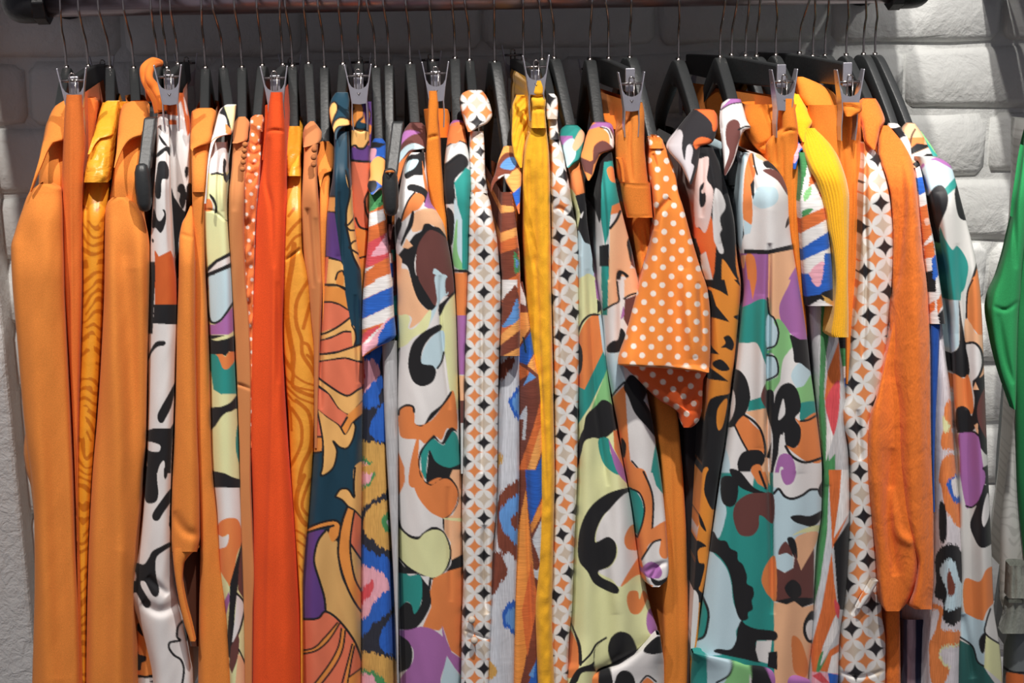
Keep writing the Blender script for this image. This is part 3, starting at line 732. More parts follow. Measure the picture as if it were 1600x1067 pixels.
# 8 cream mosaic jacket
e, h = thing('jacket', 'jacket printed with cream, teal and pale blue patches, left of the tan blouse', 'jacket', 9)
pr = Print('C', '''A2;W p 400,250 560,240 560,440 455,455 400,440;K l9 450,455 480,450 508,458;K s 515,370 530,390 525,440 545,490 540,510 515,480 510,420;C p 455,460 500,460 560,560 560,700 400,650 430,560
K s 440,560 465,585 480,630 478,660 465,665 468,630 455,600 440,575;W s 440,580 455,605 466,640 460,655 452,620;O s 405,600 438,588 455,620 450,652 410,650;K p 518,700 560,705 560,722;K p 425,955 470,915 570,862 570,885 480,930 425,985;W p 425,985 480,930 570,885 570,925 500,955 425,1000
K p 415,990 500,955 570,922 570,950 470,990 440,1040 430,1080 415,1080;L p 436,1080 470,990 570,950 570,1080;V s 425,1015 445,1020 435,1060 428,1067
B2;L s 440,-30 575,-30 575,100 530,165 490,210 455,222 435,200 430,120 433,40;K l10 425,130 440,205 465,222 500,205 535,160 575,100;V p 420,228 465,232 500,215 540,165 585,105 585,262 540,285 420,285;C s 445,312 490,300 540,285 585,255 585,285 530,305 480,315
K p 415,285 520,290 445,312 480,318 530,308 590,280 590,385 545,375 525,400 505,390 480,392 415,398;O s 475,395 505,390 525,402 545,378 585,385 565,440 535,470 510,465 495,430;T s 425,398 475,395 495,430 510,465 535,470 565,440 590,415 600,605 550,612 500,605 465,590 445,560 430,480
C p 420,480 445,480 460,580 500,605 600,603 582,622 540,650 420,690;K s 420,692 500,672 550,650 600,605 610,730 550,700 510,720 480,760 445,815 420,815;C s 435,830 480,765 515,715 550,700 605,715 605,1075 560,1050 450,1020 420,1020
T s 587,780 600,790 605,980 583,920 580,850;K p 420,1010 520,1030 560,1050 625,1070 625,1110 420,1110
C2;K p 415,-20 475,0 540,25 600,55 600,72 415,68;W p 415,70 600,72 600,290 570,280 560,235 520,225 480,240 450,275 430,270;O s 450,275 475,240 520,225 560,235 580,285 590,330 560,400 545,470 535,520 515,575 490,530 465,495 455,440 452,380 490,375 510,350 512,310 490,320 465,318 445,300
W s 440,305 480,322 500,318 513,310 512,340 500,370 475,380 440,380;C s 465,495 490,530 515,575 510,640 495,660 470,580;V p 485,660 515,600 520,640 500,720;K p 600,280 580,420 560,570 545,700 530,970 500,900 515,700 520,560 545,470
M p 578,380 600,420 610,600 590,640 560,590 565,480;W p 555,610 600,660 590,740 545,850 530,860 545,740;K l8 552,608 595,665 580,760 560,820 535,870;M p 525,880 560,810 575,880 550,970 530,1020 515,980;C s 575,800 590,770 600,850 600,940 580,930 565,900;P p 560,920 605,950 610,1100 545,1100;K l6 565,895 590,950 605,990''')
panel('sleeve', e, '337@222 327@240 320@290 318@330 320@390 324@440 328@560 330@700 332@740 338@800 342@900 352@960 358@1060 360@1110', '354@222 355@260 353@310 357@360 361@410 363@440 367@560 371@640 375@740 378@820 380@900 382@960 384@1110',
      [(222, -0.15), (300, -0.195), (1120, -0.185)], pr, 'crepe', hook=h, folds=1, amp=0.003, creases=[('320,328 335,330 352,345', 0.002, 2), ('345,240 348,330', -0.003, 4)])
panel('collar', e, '352@164 343@172 336@195 330@220 325@250 321@300 319@318', '369@164 366@190 361@210 350@212 338@218 330@240 325@270 322@318', hang(164), Print('W', '''A2;K s 490,130 500,110 520,90 545,170 560,240 540,215 525,150 500,132;C p 518,92 600,80 600,260 555,215 545,170;O p 522,178 556,215 556,252 525,235;O l4 425,330 440,290 480,255 550,246'''), 'crepe', mode='pad', pad=0.003, folds=0, dy=-0.012, edge_d=0.02)
coat_hanger('black hanger of the cream and teal mosaic jacket', HK[9], (358, 165))

# 9 tan blouse
e, h = thing('blouse', 'plain tan blouse with a row of loop buttons beside the polka dot dress', 'blouse', 10)
panel('sleeve', e, '364@222 362@260 358@300 357@340 361@440 367@540 370@600 374@700 376@800 379@900 381@960 383@1110', '387@222 385@260 382@300 381@340 384@440 389@500 392@605 391@740 395@840 398@900 395@960 394@1110',
      [(222, -0.15), (300, -0.19), (1120, -0.185)], G_TAN, 'crepe', hook=h, folds=2, amp=0.004, creases=[('369,600 378,602 392,608', 0.003, 2), ('372,240 366,330', 0.003, 4)])
panel('collar', e, '372@183 366@192 364@206 363@224', '382@181 390@192 388@206 386@220 374@223 364@228', hang(181), G_TAN, 'crepe', mode='pad', pad=0.003, folds=0, dy=-0.011, edge_d=0.02)
for bx, by in ((383, 226), (382, 235), (381, 244), (380, 253), (379, 264)):
    b = MB(); c = P(bx, by, -0.185); b.tube([c + Vector((0, y, 0)) for y in (-.004, -.003, 0, .003, .004)], [.001, .003, .0036, .003, .001], 10); colour_attr(b.build('button', M['crepe'], e, True), (186, 116, 66))
coat_hanger('black hanger of the plain tan blouse', HK[10], (378, 183))

# 10 polka dot dress, narrow
e, h = thing('dress', 'narrow orange dress with white polka dots and a ruched neck beside the red trousers', 'dress', 11)
pd = Print((222, 118, 62), analytic=dots(14.5, 40, 393, 190, 2.7))
panel('neckband', e, '395@181 391@186 390@207', '409@180 412@186 411@206', hang(180), pd, 'cotton', mode='pad', pad=0.01, folds=0, dy=-0.006)
panel('sleeve', e, '390@204 385@240 381@290 380@340 382@440 388@500 391@550 392@700', '410@204 408@240 403@300 399@360 397@440 394@560 393@700', [(204, -0.13), (290, -0.18), (700, -0.18)], pd, 'cotton', hook=h, folds=1, amp=0.002, wr=0.004,
      creases=[('389,222 400,228 409,220', 0.004, 3), ('387,236 396,242 408,236', 0.004, 3), ('385,252 396,258 406,250', 0.004, 3), ('383,268 394,272 404,266', 0.004, 3)])
coat_hanger('black hanger of the narrow polka dot dress', HK[11], (401, 181))

# 11 red trousers
e, h = thing('trousers', 'red-orange wide trousers hanging from a steel clip', 'trousers', 12)
panel('leg', e, '423@144 420@165 416@205 410@260 404@300 400@340 398@400 396@450 393@520 391@620 391@700 393@740 395@820 394@960 393@1110', '441@144 443@170 446@205 448@270 449@340 445@440 442@520 445@600 450@680 455@740 462@820 467@900 470@960 473@1110',
      [(144, -0.165), (1120, -0.185)], G_RED, 'wool', hook=h, folds=2, amp=0.004, body=0.01, dy=-0.018, creases=[('415,206 430,203 446,206', 0.003, 2), ('420,215 416,280 424,330 428,420', 0.004, 4), ('428,330 426,600 418,900 416,1060', -0.003, 4), ('434,440 436,600', 0.003, 4)])
panel('waistband', e, '414@165 413@205 409@250', '421@158 419@205 412@250', [(158, -0.13), (250, -0.16)], G_RED, 'wool', mode='pad', folds=0)
clip_hanger('clip hanger gripping the red-orange trousers', HK[12], (428, 103))

# 12 gold tiger jacket
e, h = thing('jacket', 'gold satin jacket with tiger stripe sleeve right of the red trousers', 'jacket', 13)
tp = Print((240, 162, 58), '''B3;D2 l22 205,-200 195,-100 172,40 165,180 185,320 200,400 195,470;D2 l16 285,-10 240,60 215,130 218,230 245,310 250,390 300,470 322,520;D2 l15 290,120 255,250;D2 l14 255,330 285,350 320,470;D2 l12 275,395 300,420 318,470
D2 l16 148,400 175,450 200,490 198,560 260,600 325,620;D2 l9 155,510 190,550 230,570 325,590;D2 l9 160,560 200,600 240,630 320,660;D2 l8 168,600 200,640 240,660;D2 l14 190,680 240,760 245,860 215,940 180,1000;D2 l16 215,640 280,700 300,800 290,900 250,990 230,1080
D2 l9 175,640 185,700 192,800;D2 l10 320,720 310,860 270,960;D2 l8 165,10 195,-60 200,-160;D2 l9 200,500 260,540 325,560
C3;D2 l18 245,10 215,80 205,160 230,230 255,260;D2 l12 275,30 245,110 235,170 262,210;D2 l9 205,290 240,310 255,330;D2 l8 210,340 250,370;D2 l8 215,400 240,430;D2 l7 220,470 238,500
A3;D2 l10 165,900 190,870 230,850;D2 l14 170,780 200,740 240,700;D2 l12 165,860 205,800 240,780;D2 l12 175,680 205,640''', pal=dict(D2=(198, 108, 26)))
panel('sleeve', e, '449@262 448@300 446@360 444@405 443@440 442@520 446@600 450@650 454@740 460@820 466@900 469@960 470@1110', '470@262 471@300 471@345 472@388 478@415 484@445 489@500 497@560 494@650 487@740 481@820 476@870 473@920 473@1110',
      [(262, -0.15), (330, -0.19), (1120, -0.185)], tp, 'satin', hook=h, folds=1, amp=0.003, creases=[('446,408 458,398 472,388', 0.003, 2)])
panel('shoulder', e, '452@197 447@205 446@225 448@250 449@275', '466@195 473@203 471@228 469@250 470@275', hang(195), (240, 166, 50), 'crush', hook=h, folds=1, amp=0.002, wr=0.004, step=2.2, creases=[('449,240 458,232 470,240', 0.004, 3)])
coat_hanger('black hanger of the gold tiger stripe jacket', HK[13], (459, 196))

# 13 tan wrap blouse
e, h = thing('blouse', 'light brown blouse with small buttons, between gold jacket and orange collar', 'blouse', 14)
panel('sleeve', e, '475@225 474@260 472@300 471@340 474@400 480@440 486@500 490@540 491@700', '497@225 495@260 497@300 501@340 504@400 505@440 502@500 499@560 496@700', [(225, -0.15), (300, -0.19), (700, -0.185)], (196, 124, 74), 'crepe', hook=h, folds=2, amp=0.004, creases=[('480,325 482,345 490,450', 0.005, 3), ('493,340 500,440', 0.004, 3)])
panel('collar', e, '484@190 476@198 473@212 474@230', '491@190 499@200 503@207 499@225 488@227 475@231', hang(190), (200, 128, 80), 'crepe', mode='pad', pad=0.003, folds=0, dy=-0.011, edge_d=0.02)
for bx, by in ((491, 234), (490, 246), (490, 257)):
    b = MB(); c = P(bx, by, -0.185); b.tube([c + Vector((0, y, 0)) for y in (-.004, -.003, 0, .003, .004)], [.001, .003, .0036, .003, .001], 10); colour_attr(b.build('button', M['crepe'], e, True), (170, 104, 60))
coat_hanger('black hanger of the light brown blouse', HK[14], (487, 191))

# 14 orange collar shirt
e, h = thing('shirt', 'slim orange shirt with rounded collar left of the navy kimono print', 'shirt', 15)
panel('sleeve', e, '498@262 499@300 500@360 502@420 504@460 503@700', '517@262 514@300 511@360 508@420 508@460 506@700', [(262, -0.16), (330, -0.19), (700, -0.185)], G_OR, 'wool', hook=h, folds=1, amp=0.002)
panel('collar', e, '500@222 494@232 494@250 497@275 500@292', '514@221 522@232 522@250 520@268 508@272 501@293', hang(221), G_OR, 'wool', mode='pad', pad=0.004, folds=0, dy=-0.011, edge_d=0.02)
coat_hanger('black hanger of the slim orange shirt', HK[15], (508, 222))
# 15 navy kimono print
e, h = thing('dress', 'navy dress with outlined salmon and tan shell print and a purple patch', 'dress', 16)
pr = Print('N', '''A3;Z p 380,575 428,575 422,660 378,655;N p 385,500 428,500 428,575 380,575;K l8 380,575 428,575;K l8 378,657 425,660;U p 360,660 422,662 460,925 395,900 355,895;K l8 355,893 400,905 455,925 475,960
Y p 390,910 455,925 478,960 485,1080 350,1080 385,970;A s 430,1000 445,980 468,980 470,1050 435,1050;K l8 428,1020 440,985 465,975 474,995;K l9 370,1055 430,1052 480,1067;S p 350,900 390,900 385,970 375,1080 330,1080
N p 425,200 510,200 502,430 485,480 505,570 487,650 483,720 500,800 520,900 570,980 580,1080 482,1080 462,900 442,760 425,600 425,480;Y s 480,430 500,500 520,560 540,640 525,690 485,735 485,640 505,560 488,500;K l8 482,435 500,510 505,565 487,650 485,725
Y p 482,735 525,688 545,770 560,880 565,990 520,900 500,820;K l8 480,728 505,755 545,755;K l8 530,685 505,718 485,735;K l8 500,850 520,820 552,808;K l8 500,850 530,870 558,888;K l9 482,720 500,800 520,890 560,975 568,1020;K l7 493,200 496,420
B3;A p 340,20 475,35 495,155 340,110;K l9 340,18 430,18 478,42;K l9 340,112 400,110 450,125 500,158;S p 330,120 400,113 450,128 500,160 503,190 440,240 330,282;Y p 325,282 440,242 508,193 515,270 470,270 325,322;K l9 325,282 370,278 440,243 508,192;K l9 325,320 400,305 470,270 515,272
S p 325,324 400,308 475,273 516,275 535,345 480,365 320,392;N p 480,-5 600,-5 600,335 535,330 515,240 503,190 497,150;Y p 510,232 528,240 538,290 528,340 550,425 537,430 520,350;K l6 515,235 533,270 537,310 527,345;Y p 320,392 470,370 600,325 600,430 500,415 420,420 320,432
K l9 320,392 420,383 480,365 600,325;K l9 320,434 400,422 480,412 550,432 600,440;S p 320,436 400,424 480,415 548,434 600,445 600,560 550,582 500,612 440,590 345,525 320,512;Y p 320,505 345,525 440,590 500,612 550,585 600,560 600,620 510,710 480,712 440,680 400,620 320,550
K l9 320,505 345,525 400,565 460,603 500,612 550,580 600,555;K l9 320,550 390,605 440,680 490,715 520,700 600,615;S p 310,555 390,607 440,682 490,715 450,785 400,740 310,680;A p 450,785 490,718 600,620 600,700 530,750 500,800 480,825;K l9 310,675 380,730 440,770 455,785 490,730;K l9 455,785 480,825 500,800 525,755 600,695
S p 300,690 330,690 350,770 358,840 300,835;K l8 300,835 358,835;A p 300,838 358,840 352,915 295,920;K l8 295,922 355,915;Y s 328,690 380,730 440,772 480,825 525,755 535,790 520,850 490,895 450,890 415,858 435,900 430,960 400,1020 375,1040 350,1035 345,1042 360,980 360,870 345,770
K l8 328,690 345,770 360,870 358,990 348,1042 385,1030 420,990 435,910 415,858 450,890 490,895 520,850 535,785 525,755;A s 525,1075 535,1020 590,990 590,1085 525,1085;K l8 525,1070 540,1015 590,990
C3;Y s 405,110 440,75 480,85 500,120 495,60 505,-40 580,-40 580,250 500,190 470,165 430,125 405,120;K l8 405,115 430,80 470,80 500,120 498,60 505,-30;K l8 405,118 440,135 470,168 510,195 580,280;U p 230,305 340,285 360,290 320,340 300,400 300,470 330,560 350,640 355,700 310,740 200,735
A p 230,300 330,252 400,240 430,260 435,300 410,345 380,352 360,320 370,285 395,265 340,275 230,312;K l9 230,290 330,250 400,238 430,260 430,305 400,350 375,350 360,320 370,285;K l9 230,310 330,278 395,265;T2 s 360,290 385,345 415,350 420,460 460,580 580,740 580,980 500,860 440,770 355,700 345,600 310,500 298,430 305,370 330,315
K l9 360,285 320,335 300,400 298,460 325,550 348,630 355,700;A p 470,175 502,190 490,260 480,370 490,480 580,650 580,760 490,630 440,510 420,400 430,310 450,230;K l9 465,170 440,240 425,320 420,420 450,540 500,650 580,760;S p 505,195 580,280 580,500 485,360 490,260;T2 p 482,362 580,500 580,660 515,560 490,480
K l8 502,192 490,260 480,360 490,470 515,560 580,660;K l8 480,355 510,400 580,500;S p 195,740 310,740 355,705 430,755 500,860 580,1000 580,1200 190,1200;K l9 195,735 270,742 320,735 355,703 420,745 500,850 545,965;A l14 200,915 300,895 360,840 415,770;K l7 200,903 290,890 350,835 415,760;K l7 200,922 300,905 370,850 425,765
A l16 290,1100 380,980 430,890 445,800;K l7 275,1100 370,975 420,880 435,790;K l7 310,1100 395,990 440,900 455,800;A l14 455,1100 480,950 495,870;K l7 430,1100 470,950 490,870;K l7 462,1100 487,950 502,880;A p 475,1035 545,985 545,1100 470,1080;K l6 470,1040 545,985''', pal=dict(T2=(218, 170, 104)))
panel('body', e, '522@205 522@240 519@280 514@310 510@350 508@400 505@450 498@540 494@600 489@680 486@740 478@820 472@880 467@950 469@1010 471@1110', '546@205 546@250 548@290 551@330 556@370 561@400 565@440 566@500 567@600 566@740 565@900 565@1110',
      hang(160, -0.09, -0.205), pr, 'silk', hook=h, folds=2, amp=0.004, creases=[('523,230 525,300 528,400', -0.004, 5), ('530,300 536,420', 0.003, 3), ('501,480 502,640', 0.004, 3), ('555,460 560,600', 0.004, 3)])
panel('collar', e, '524@145 517@156 514@172 516@188 521@205 524@218', '544@145 547@160 547@195 536@199 528@207 525@219', hang(145), Print('N', '''A3;Y s 395,100 415,68 435,80 437,110 420,150 405,190 400,220 385,200 385,120;K l7 390,85 420,65 438,85 436,115 418,155 402,220;Y s 408,225 430,165 460,152 515,165 515,197 440,200 425,230 415,255;K l7 412,190 430,163 460,150 510,163;K l7 418,250 440,202 510,195'''), 'silk', mode='pad', pad=0.003, folds=0, dy=-0.012, edge_d=0.02)
coat_hanger('black hanger of the navy shell print dress', HK[16], (533, 147))

# 16 clipped print skirt
e, h = thing('skirt', 'salmon skirt with purple band and tan clouds, held by a steel clip', 'skirt', 17)
pr = Print('S', '''A3;A p 500,-20 620,-20 620,230 500,230;K s 525,30 545,25 575,60 570,80 540,60 530,45;N p 575,60 580,150 560,175 605,185 605,230 500,230 510,195;U p 578,10 640,60 640,200 590,180 575,100;K l6 520,110 545,85 575,110;A s 530,90 560,75 575,110 570,150 545,170 535,200 510,190 520,150 535,130;K l6 510,195 530,205 545,172 572,150
Y s 495,225 605,228 602,280 580,312 550,310 530,300 490,320;U p 490,320 530,308 550,320 615,295 615,388 490,375;K l9 490,322 530,300 550,315 580,315 605,280;K l10 490,375 550,385 620,388;K l8 605,550 585,590 590,650 610,700;A p 535,745 620,755 620,1100 560,1100;K l9 535,690 560,740 620,755;K l8 555,905 600,895''')
panel('panel', e, '551@148 549@170 548@220 547@270 550@330 556@390 560@450 562@600', '572@146 576@170 577@200 578@250 578@300 576@340 574@390 572@450 570@600', [(146, -0.165), (600, -0.17)], pr, 'silk', hook=h, folds=1, amp=0.003, body=0.008, creases=[('551,200 564,205 577,200', 0.003, 2)])
panel('waistband', e, '573@148 576@170 577@230', '580@160 581@190 579@230', [(148, -0.13), (230, -0.14)], Print('U', 'A3;A s 600,100 615,120 612,170 600,150;K l5 600,95 615,130 605,190;A s 610,190 622,200 615,240 605,230'), 'silk', mode='pad', folds=0)
clip_hanger('clip hanger gripping the salmon and purple skirt', HK[17], (559, 100))

# 17 striped sleeve dress, ikat skirt
e, h = thing('dress', 'dress with slanted blue, white and rust striped sleeve over a blue and pink ikat skirt', 'dress', 18)
pr = Print('X', '''A3;H p 590,560 720,530 720,600 590,670;W p 590,672 720,630 720,690 590,745;X p 590,745 720,690 720,780 590,840;D p 585,835 730,755 735,890 575,970;I s 620,890 680,810 710,770 720,860 670,890;W p 575,965 640,945 575,990;X p 570,992 730,895 735,985 565,1050;W p 565,1050 735,985 740,1045 560,1120
B3;W p 560,55 760,-10 760,15 560,100;X p 560,15 640,-10 640,0 560,45;B p 555,105 760,15 765,110 555,210;W p 555,212 765,110 765,172 690,220 555,262;X p 560,262 640,235 600,262 560,275;D p 560,300 600,260 660,235 640,290 600,330 560,337;W p 560,338 600,332 640,292 690,222 560,345;I p 555,345 610,325 690,220 725,185 690,260 650,345 555,410;B p 660,290 700,220 765,172 765,305 650,352''', jitter=('h', 1.3))
skp = Print((44, 46, 58), '''B3;B s 550,410 610,385 660,330 690,350 665,430 670,500 690,560 660,610 665,660 620,680 580,675 550,680;I s 550,440 590,420 630,420 665,470 660,510 620,550 575,600 550,600;D s 550,455 582,480 585,520 550,555;B s 610,780 640,720 660,680 710,655 715,740 700,860 660,860 620,830;Q s 550,870 600,860 660,870 720,920 720,1080 550,1080
H s 550,950 600,955 645,1000 645,1050 600,1080 550,1080;I s 550,985 600,975 620,1010 610,1060 550,1080
C3;Q s 520,-30 690,-30 665,90 620,120 570,150 520,180;I s 520,0 590,0 590,30 545,60 520,60;H l10 530,76 580,45 605,0;Q s 545,260 570,180 620,150 690,145 700,250 690,380 640,380 600,340 560,310;H s 640,240 680,190 700,200 700,300 655,290;E s 665,250 700,225 700,290;B s 520,400 580,390 620,420 660,420 700,480 710,600 700,680 640,740 600,760 560,810 520,800
I s 520,490 580,475 630,500 670,540 680,590 650,610 600,660 570,720 550,735 520,720;D s 535,600 585,545 600,560 595,600 560,640 535,660;B s 630,830 670,760 700,720 730,740 730,920 680,920 640,900;Q s 520,930 590,910 640,930 730,970 730,1120 520,1120;H s 520,1010 590,1005 640,1040 670,1100 520,1120;I s 520,1035 590,1025 620,1120 520,1120''', jitter=('v', 3.2))
panel('skirt', e, '564@500 564@560 564@700 563@900 563@1110', '606@500 606@700 612@850 618@1000 622@1110', [(500, -0.175), (1120, -0.18)], skp, 'slubv', hook=h, folds=1, amp=0.004)
panel('gusset', e, '597@532 599@600 602@680 606@750 612@850 617@950 620@1030 622@1110', '620@520 621@600 622@740 622@850 623@1110', [(520, -0.185), (1120, -0.192)], (178, 178, 180), 'slubv', mode='pad', folds=1, amp=0.002, label='plain grey linen side panel')
panel('sleeve', e, '577@285 577@310 575@370 570@425 567@455 565@510 565@545 566@557', '600@285 602@325 606@380 610@420 614@450 616@490 619@524 610@533 592@542 567@558', [(285, -0.17), (350, -0.2), (560, -0.205)], pr, 'slubh', hook=h, folds=1, amp=0.003)
panel('collar', e, '584@217 579@228 577@250 578@275 574@290 580@304', '596@214 603@226 602@255 600@290 592@297 582@305', hang(214), Print('B', '''A3;K p 600,285 700,275 700,312 600,315;B s 615,265 650,250 700,275 700,290 640,280;I s 600,325 640,315 650,340 625,380 600,370;B p 650,320 705,290 705,375 640,372;K l5 645,372 670,362 695,375;Z s 600,420 625,380 660,360 705,400 700,520 640,490 600,500;K s 590,500 640,488 650,520 630,550 595,545;W l5 590,545 622,572 660,535 700,525'''), 'silk', mode='pad', pad=0.003, folds=0, dy=-0.012, edge_d=0.02)
coat_hanger('black hanger of the blue and rust striped dress', HK[18], (592, 215))

# 18 strap top on hanger 19 (thin dark print strip behind the striped dress)
e, h = thing('top', 'thin strip of dark teal and blue striped top showing behind the striped dress', 'top', 19)
panel('panel', e, '603@350 606@420 612@460 616@520 618@640 618@740', '615@350 618@420 620@460 622@520 622@640 622@740', [(350, -0.165), (740, -0.165)], Print('M', '''A4;T p 40,860 80,860 80,920 40,920;W p 0,880 45,880 45,940 0,940;B p 0,940 48,930 48,1010 0,1010;W p 0,1010 50,1010 50,1080 0,1080
B4;B p 0,30 48,20 48,120 0,120;W p 0,120 50,115 50,180 0,180;B p 0,180 52,170 55,290 0,300;T p 50,80 90,60 90,180 50,180;H p 40,290 90,280 90,720 50,720'''), 'slubh', hook=h, folds=0)
cord('strap', e, [(601, 276, -0.205), (602, 270, -0.215), (609, 268, -0.228), (616, 270, -0.215), (618, 280, -0.205), (617, 300, -0.2), (614, 350, -0.18)], 0.0016, (206, 120, 50), 'crepe', 6)
cord('strap', e, [(601, 276, -0.205), (600, 300, -0.2), (603, 350, -0.18)], 0.0016, (206, 120, 50), 'crepe', 6)
coat_hanger('black strap hanger with end pad between striped dress and maroon collar', HK[19], (609, 230), end_ball=(610, 300))

# 19 large mosaic blouse
e, h = thing('blouse', 'wide blouse with maroon collar and bold swirls of black, cream and peach', 'blouse', 20)
pr = Print('W', '''A4;K s 130,360 180,345 215,330 215,450 165,460 120,480 110,440;L s 108,450 130,385 185,378 165,420 130,440;O p 205,380 235,520 250,560 225,560 210,470;K s 125,520 150,508 200,520 235,550 242,600 225,615 205,590 190,560 150,545 130,540
V p 240,540 290,600 340,700 290,680 240,640 215,625;O s 90,710 110,640 140,580 165,555 205,565 218,590 190,640 150,660 120,690;K l7 92,705 108,650 135,590 165,553;K s 50,760 75,690 90,700 95,730 75,790 60,850;P s 150,760 160,670 200,645 260,640 300,670 340,740 350,830 310,760 260,730 230,720 200,755
K s 150,655 162,660 160,700 150,740 120,790 95,840 92,820 130,720;K s 70,905 100,860 135,820 165,780 200,760 215,725 240,720 265,735 300,745 340,800 350,835 260,760 225,780 190,840 165,920 170,990 200,1080 160,1080 130,960 95,930;P p 98,850 120,800 155,840 130,855
P s 50,890 95,910 95,960 130,970 145,1030 165,1090 50,1090;M s 170,940 180,850 210,790 250,755 310,780 355,830 390,930 400,1100 280,1100 200,1080 175,1000;L s 265,970 300,980 330,1020 345,1100 275,1100
B4;P s 50,0 150,-20 180,90 230,150 250,150 200,210 140,250 150,200 130,180 100,180 50,210;K s 145,-30 195,-20 230,60 265,120 280,130 255,155 220,140 175,80;M s 185,-30 285,-30 280,125 240,80;L s 275,-30 340,-30 330,60 300,110 270,180 235,245 250,170 285,120 280,50;M s 335,-20 400,-20 395,20 350,50 333,62
C s 50,200 100,178 130,180 140,205 130,250 170,245 250,150 235,250 160,300 110,345 50,345;C s 298,190 345,110 400,40 420,200 425,500 420,640 380,690 350,560 330,400;K s 295,130 320,105 400,30 395,50 340,110 300,185;K s 130,430 150,340 200,280 260,245 305,230 305,260 250,300 210,360 200,430 230,440 265,450 280,490 260,540 210,562 165,545 140,500
L s 200,430 215,360 260,295 320,265 325,370 300,440 280,470 260,450 220,445;K l8 288,465 310,430 322,380;O s 395,340 408,310 425,330 425,420 402,400;K s 50,400 60,370 85,355 78,378;O s 78,710 100,670 150,675 165,720 165,760 200,770 260,740 330,650 375,590 395,790 340,790 310,850 270,830 220,870 190,850 100,840 80,790
K l9 78,715 85,685 120,665 155,672 162,700;K s 170,770 210,775 250,710 310,660 358,590 358,615 300,690 250,745 215,770 180,770;T s 200,990 200,930 230,870 265,845 300,870 325,875 350,820 375,805 400,850 415,980 350,1000 280,975 245,905 230,990 225,1060 210,1040
K s 185,950 200,900 260,830 275,830 310,865 340,800 370,785 395,810 370,805 340,850 320,875 290,860 265,845 220,890 195,950 195,1020 215,1067 195,1060 185,1000;K s 245,905 280,970 350,1000 418,978 420,1000 340,1060 300,1080 230,1080 235,980;O p 50,880 75,910 110,1000 112,1080 50,1080;O s 140,1100 138,1000 170,860 188,855 184,980 200,1050 220,1100;O s 240,1080 290,1055 330,1065 340,1100 240,1100
C4;O p 50,0 105,0 100,60 75,110 50,140;O s 130,-20 185,-20 210,40 240,55 270,35 310,25 350,40 375,90 370,150 340,205 310,228 270,215 230,190 180,130 150,60;P p 335,15 350,-20 420,-20 420,430 345,440 340,350 305,290 310,225 350,210 380,150 378,90 360,45;K s 180,-20 190,20 245,55 290,25 330,15 370,60 382,110 370,170 330,220 300,230 340,205 372,150 375,90 345,40 310,25 270,40 240,60 205,40
T p 185,-15 212,-15 214,18;K p 298,225 309,225 308,295 300,275;C s 310,225 420,230 420,245 320,235;K s 50,200 72,210 90,270 130,310 175,320 200,300 250,270 300,290 330,340 345,400 335,460 310,500 270,530 230,540 180,510 130,500 80,440 50,420;C s 50,260 90,290 130,325 175,335 205,305 255,285 300,300 325,350 335,410 320,470 290,515 250,530 210,520 150,490 100,450 50,380
O p 250,535 330,495 420,470 425,720 420,960 340,900 300,780 280,800 195,785 240,680 235,600;K p 345,440 420,400 422,470 330,495 315,500 340,465;K s 50,420 110,480 150,500 200,520 240,540 235,600 240,660 215,720 180,770 140,800 100,795 50,780 60,680 110,655 140,670 155,710 190,660 190,580 180,520 120,510 50,520;T s 50,525 110,510 130,520 185,520 195,600 185,670 155,715 140,670 110,655 50,700
W p 185,520 232,525 225,572;V s 50,800 130,795 190,780 260,800 310,850 320,930 290,1040 270,1120 50,1120 85,1040 145,960 140,880 50,840;K s 50,830 120,850 145,910 135,980 100,1005 50,1010;V p 295,770 320,850 345,910 420,960 420,1060 360,990 315,920 300,850;L p 320,930 400,1050 400,1150 270,1150''')
panel('body', e, '633@238 627@280 622@310 616@340 617@370 619@400 620@440 621@500 622@560 620@640 621@740 622@850 624@1000 626@1110', '665@238 668@285 673@315 684@332 694@350 700@380 706@410 710@440 714@500 716@560 718@650 719@700 722@740 723@850 725@900 722@1000 719@1110',
      hang(205, -0.12, -0.21), pr, 'crepe', hook=h, folds=2, amp=0.004, creases=[('688,430 690,520 703,640', 0.004, 3), ('700,760 705,940', 0.003, 4), ('636,250 630,330 624,380', -0.004, 5), ('630,245 622,330', 0.005, 3)])
panel('collar', e, '640@192 632@202 624@225 619@252 618@274 621@288', '656@190 665@198 667@232 652@235 640@241 630@262 623@289', hang(190), Print('M', '''A4;V s 65,320 85,260 110,225 150,218 195,232 150,245 110,275 70,330;L s 60,390 100,320 150,290 200,300 235,335 150,320 100,370 60,420;O s 60,430 110,365 160,330 235,335 170,350 120,390 100,440 60,520'''), 'crepe', mode='pad', pad=0.003, folds=0, dy=-0.012, edge_d=0.025)
coat_hanger('black hanger of the wide swirl print blouse with maroon collar', HK[20], (649, 192), half=0.0065)

# 20 clipped orange skirt
e, h = thing('skirt', 'orange skirt hung from a steel clip behind the maroon collar', 'skirt', 21)
panel('panel', e, '670@142 669@165 668@195 667@215 666@240 668@290 673@320 684@345 690@420', '683@142 685@165 684@185 686@212 688@240 692@280 695@320 698@345 700@420', [(142, -0.165), (420, -0.175)], (234, 136, 50), 'wool', hook=h, folds=1, amp=0.002, body=0.008, dy=-0.01, creases=[('666,218 676,213 687,212', 0.003, 2)])
panel('waistband', e, '662@172 664@190 668@215', '698@165 703@185 702@205 697@235', [(165, -0.10), (235, -0.13)], (230, 126, 44), 'wool', mode='pad', folds=1, amp=0.003, dy=0.02)
clip_hanger('clip hanger gripping the orange skirt near the maroon collar', HK[21], (680, 96))

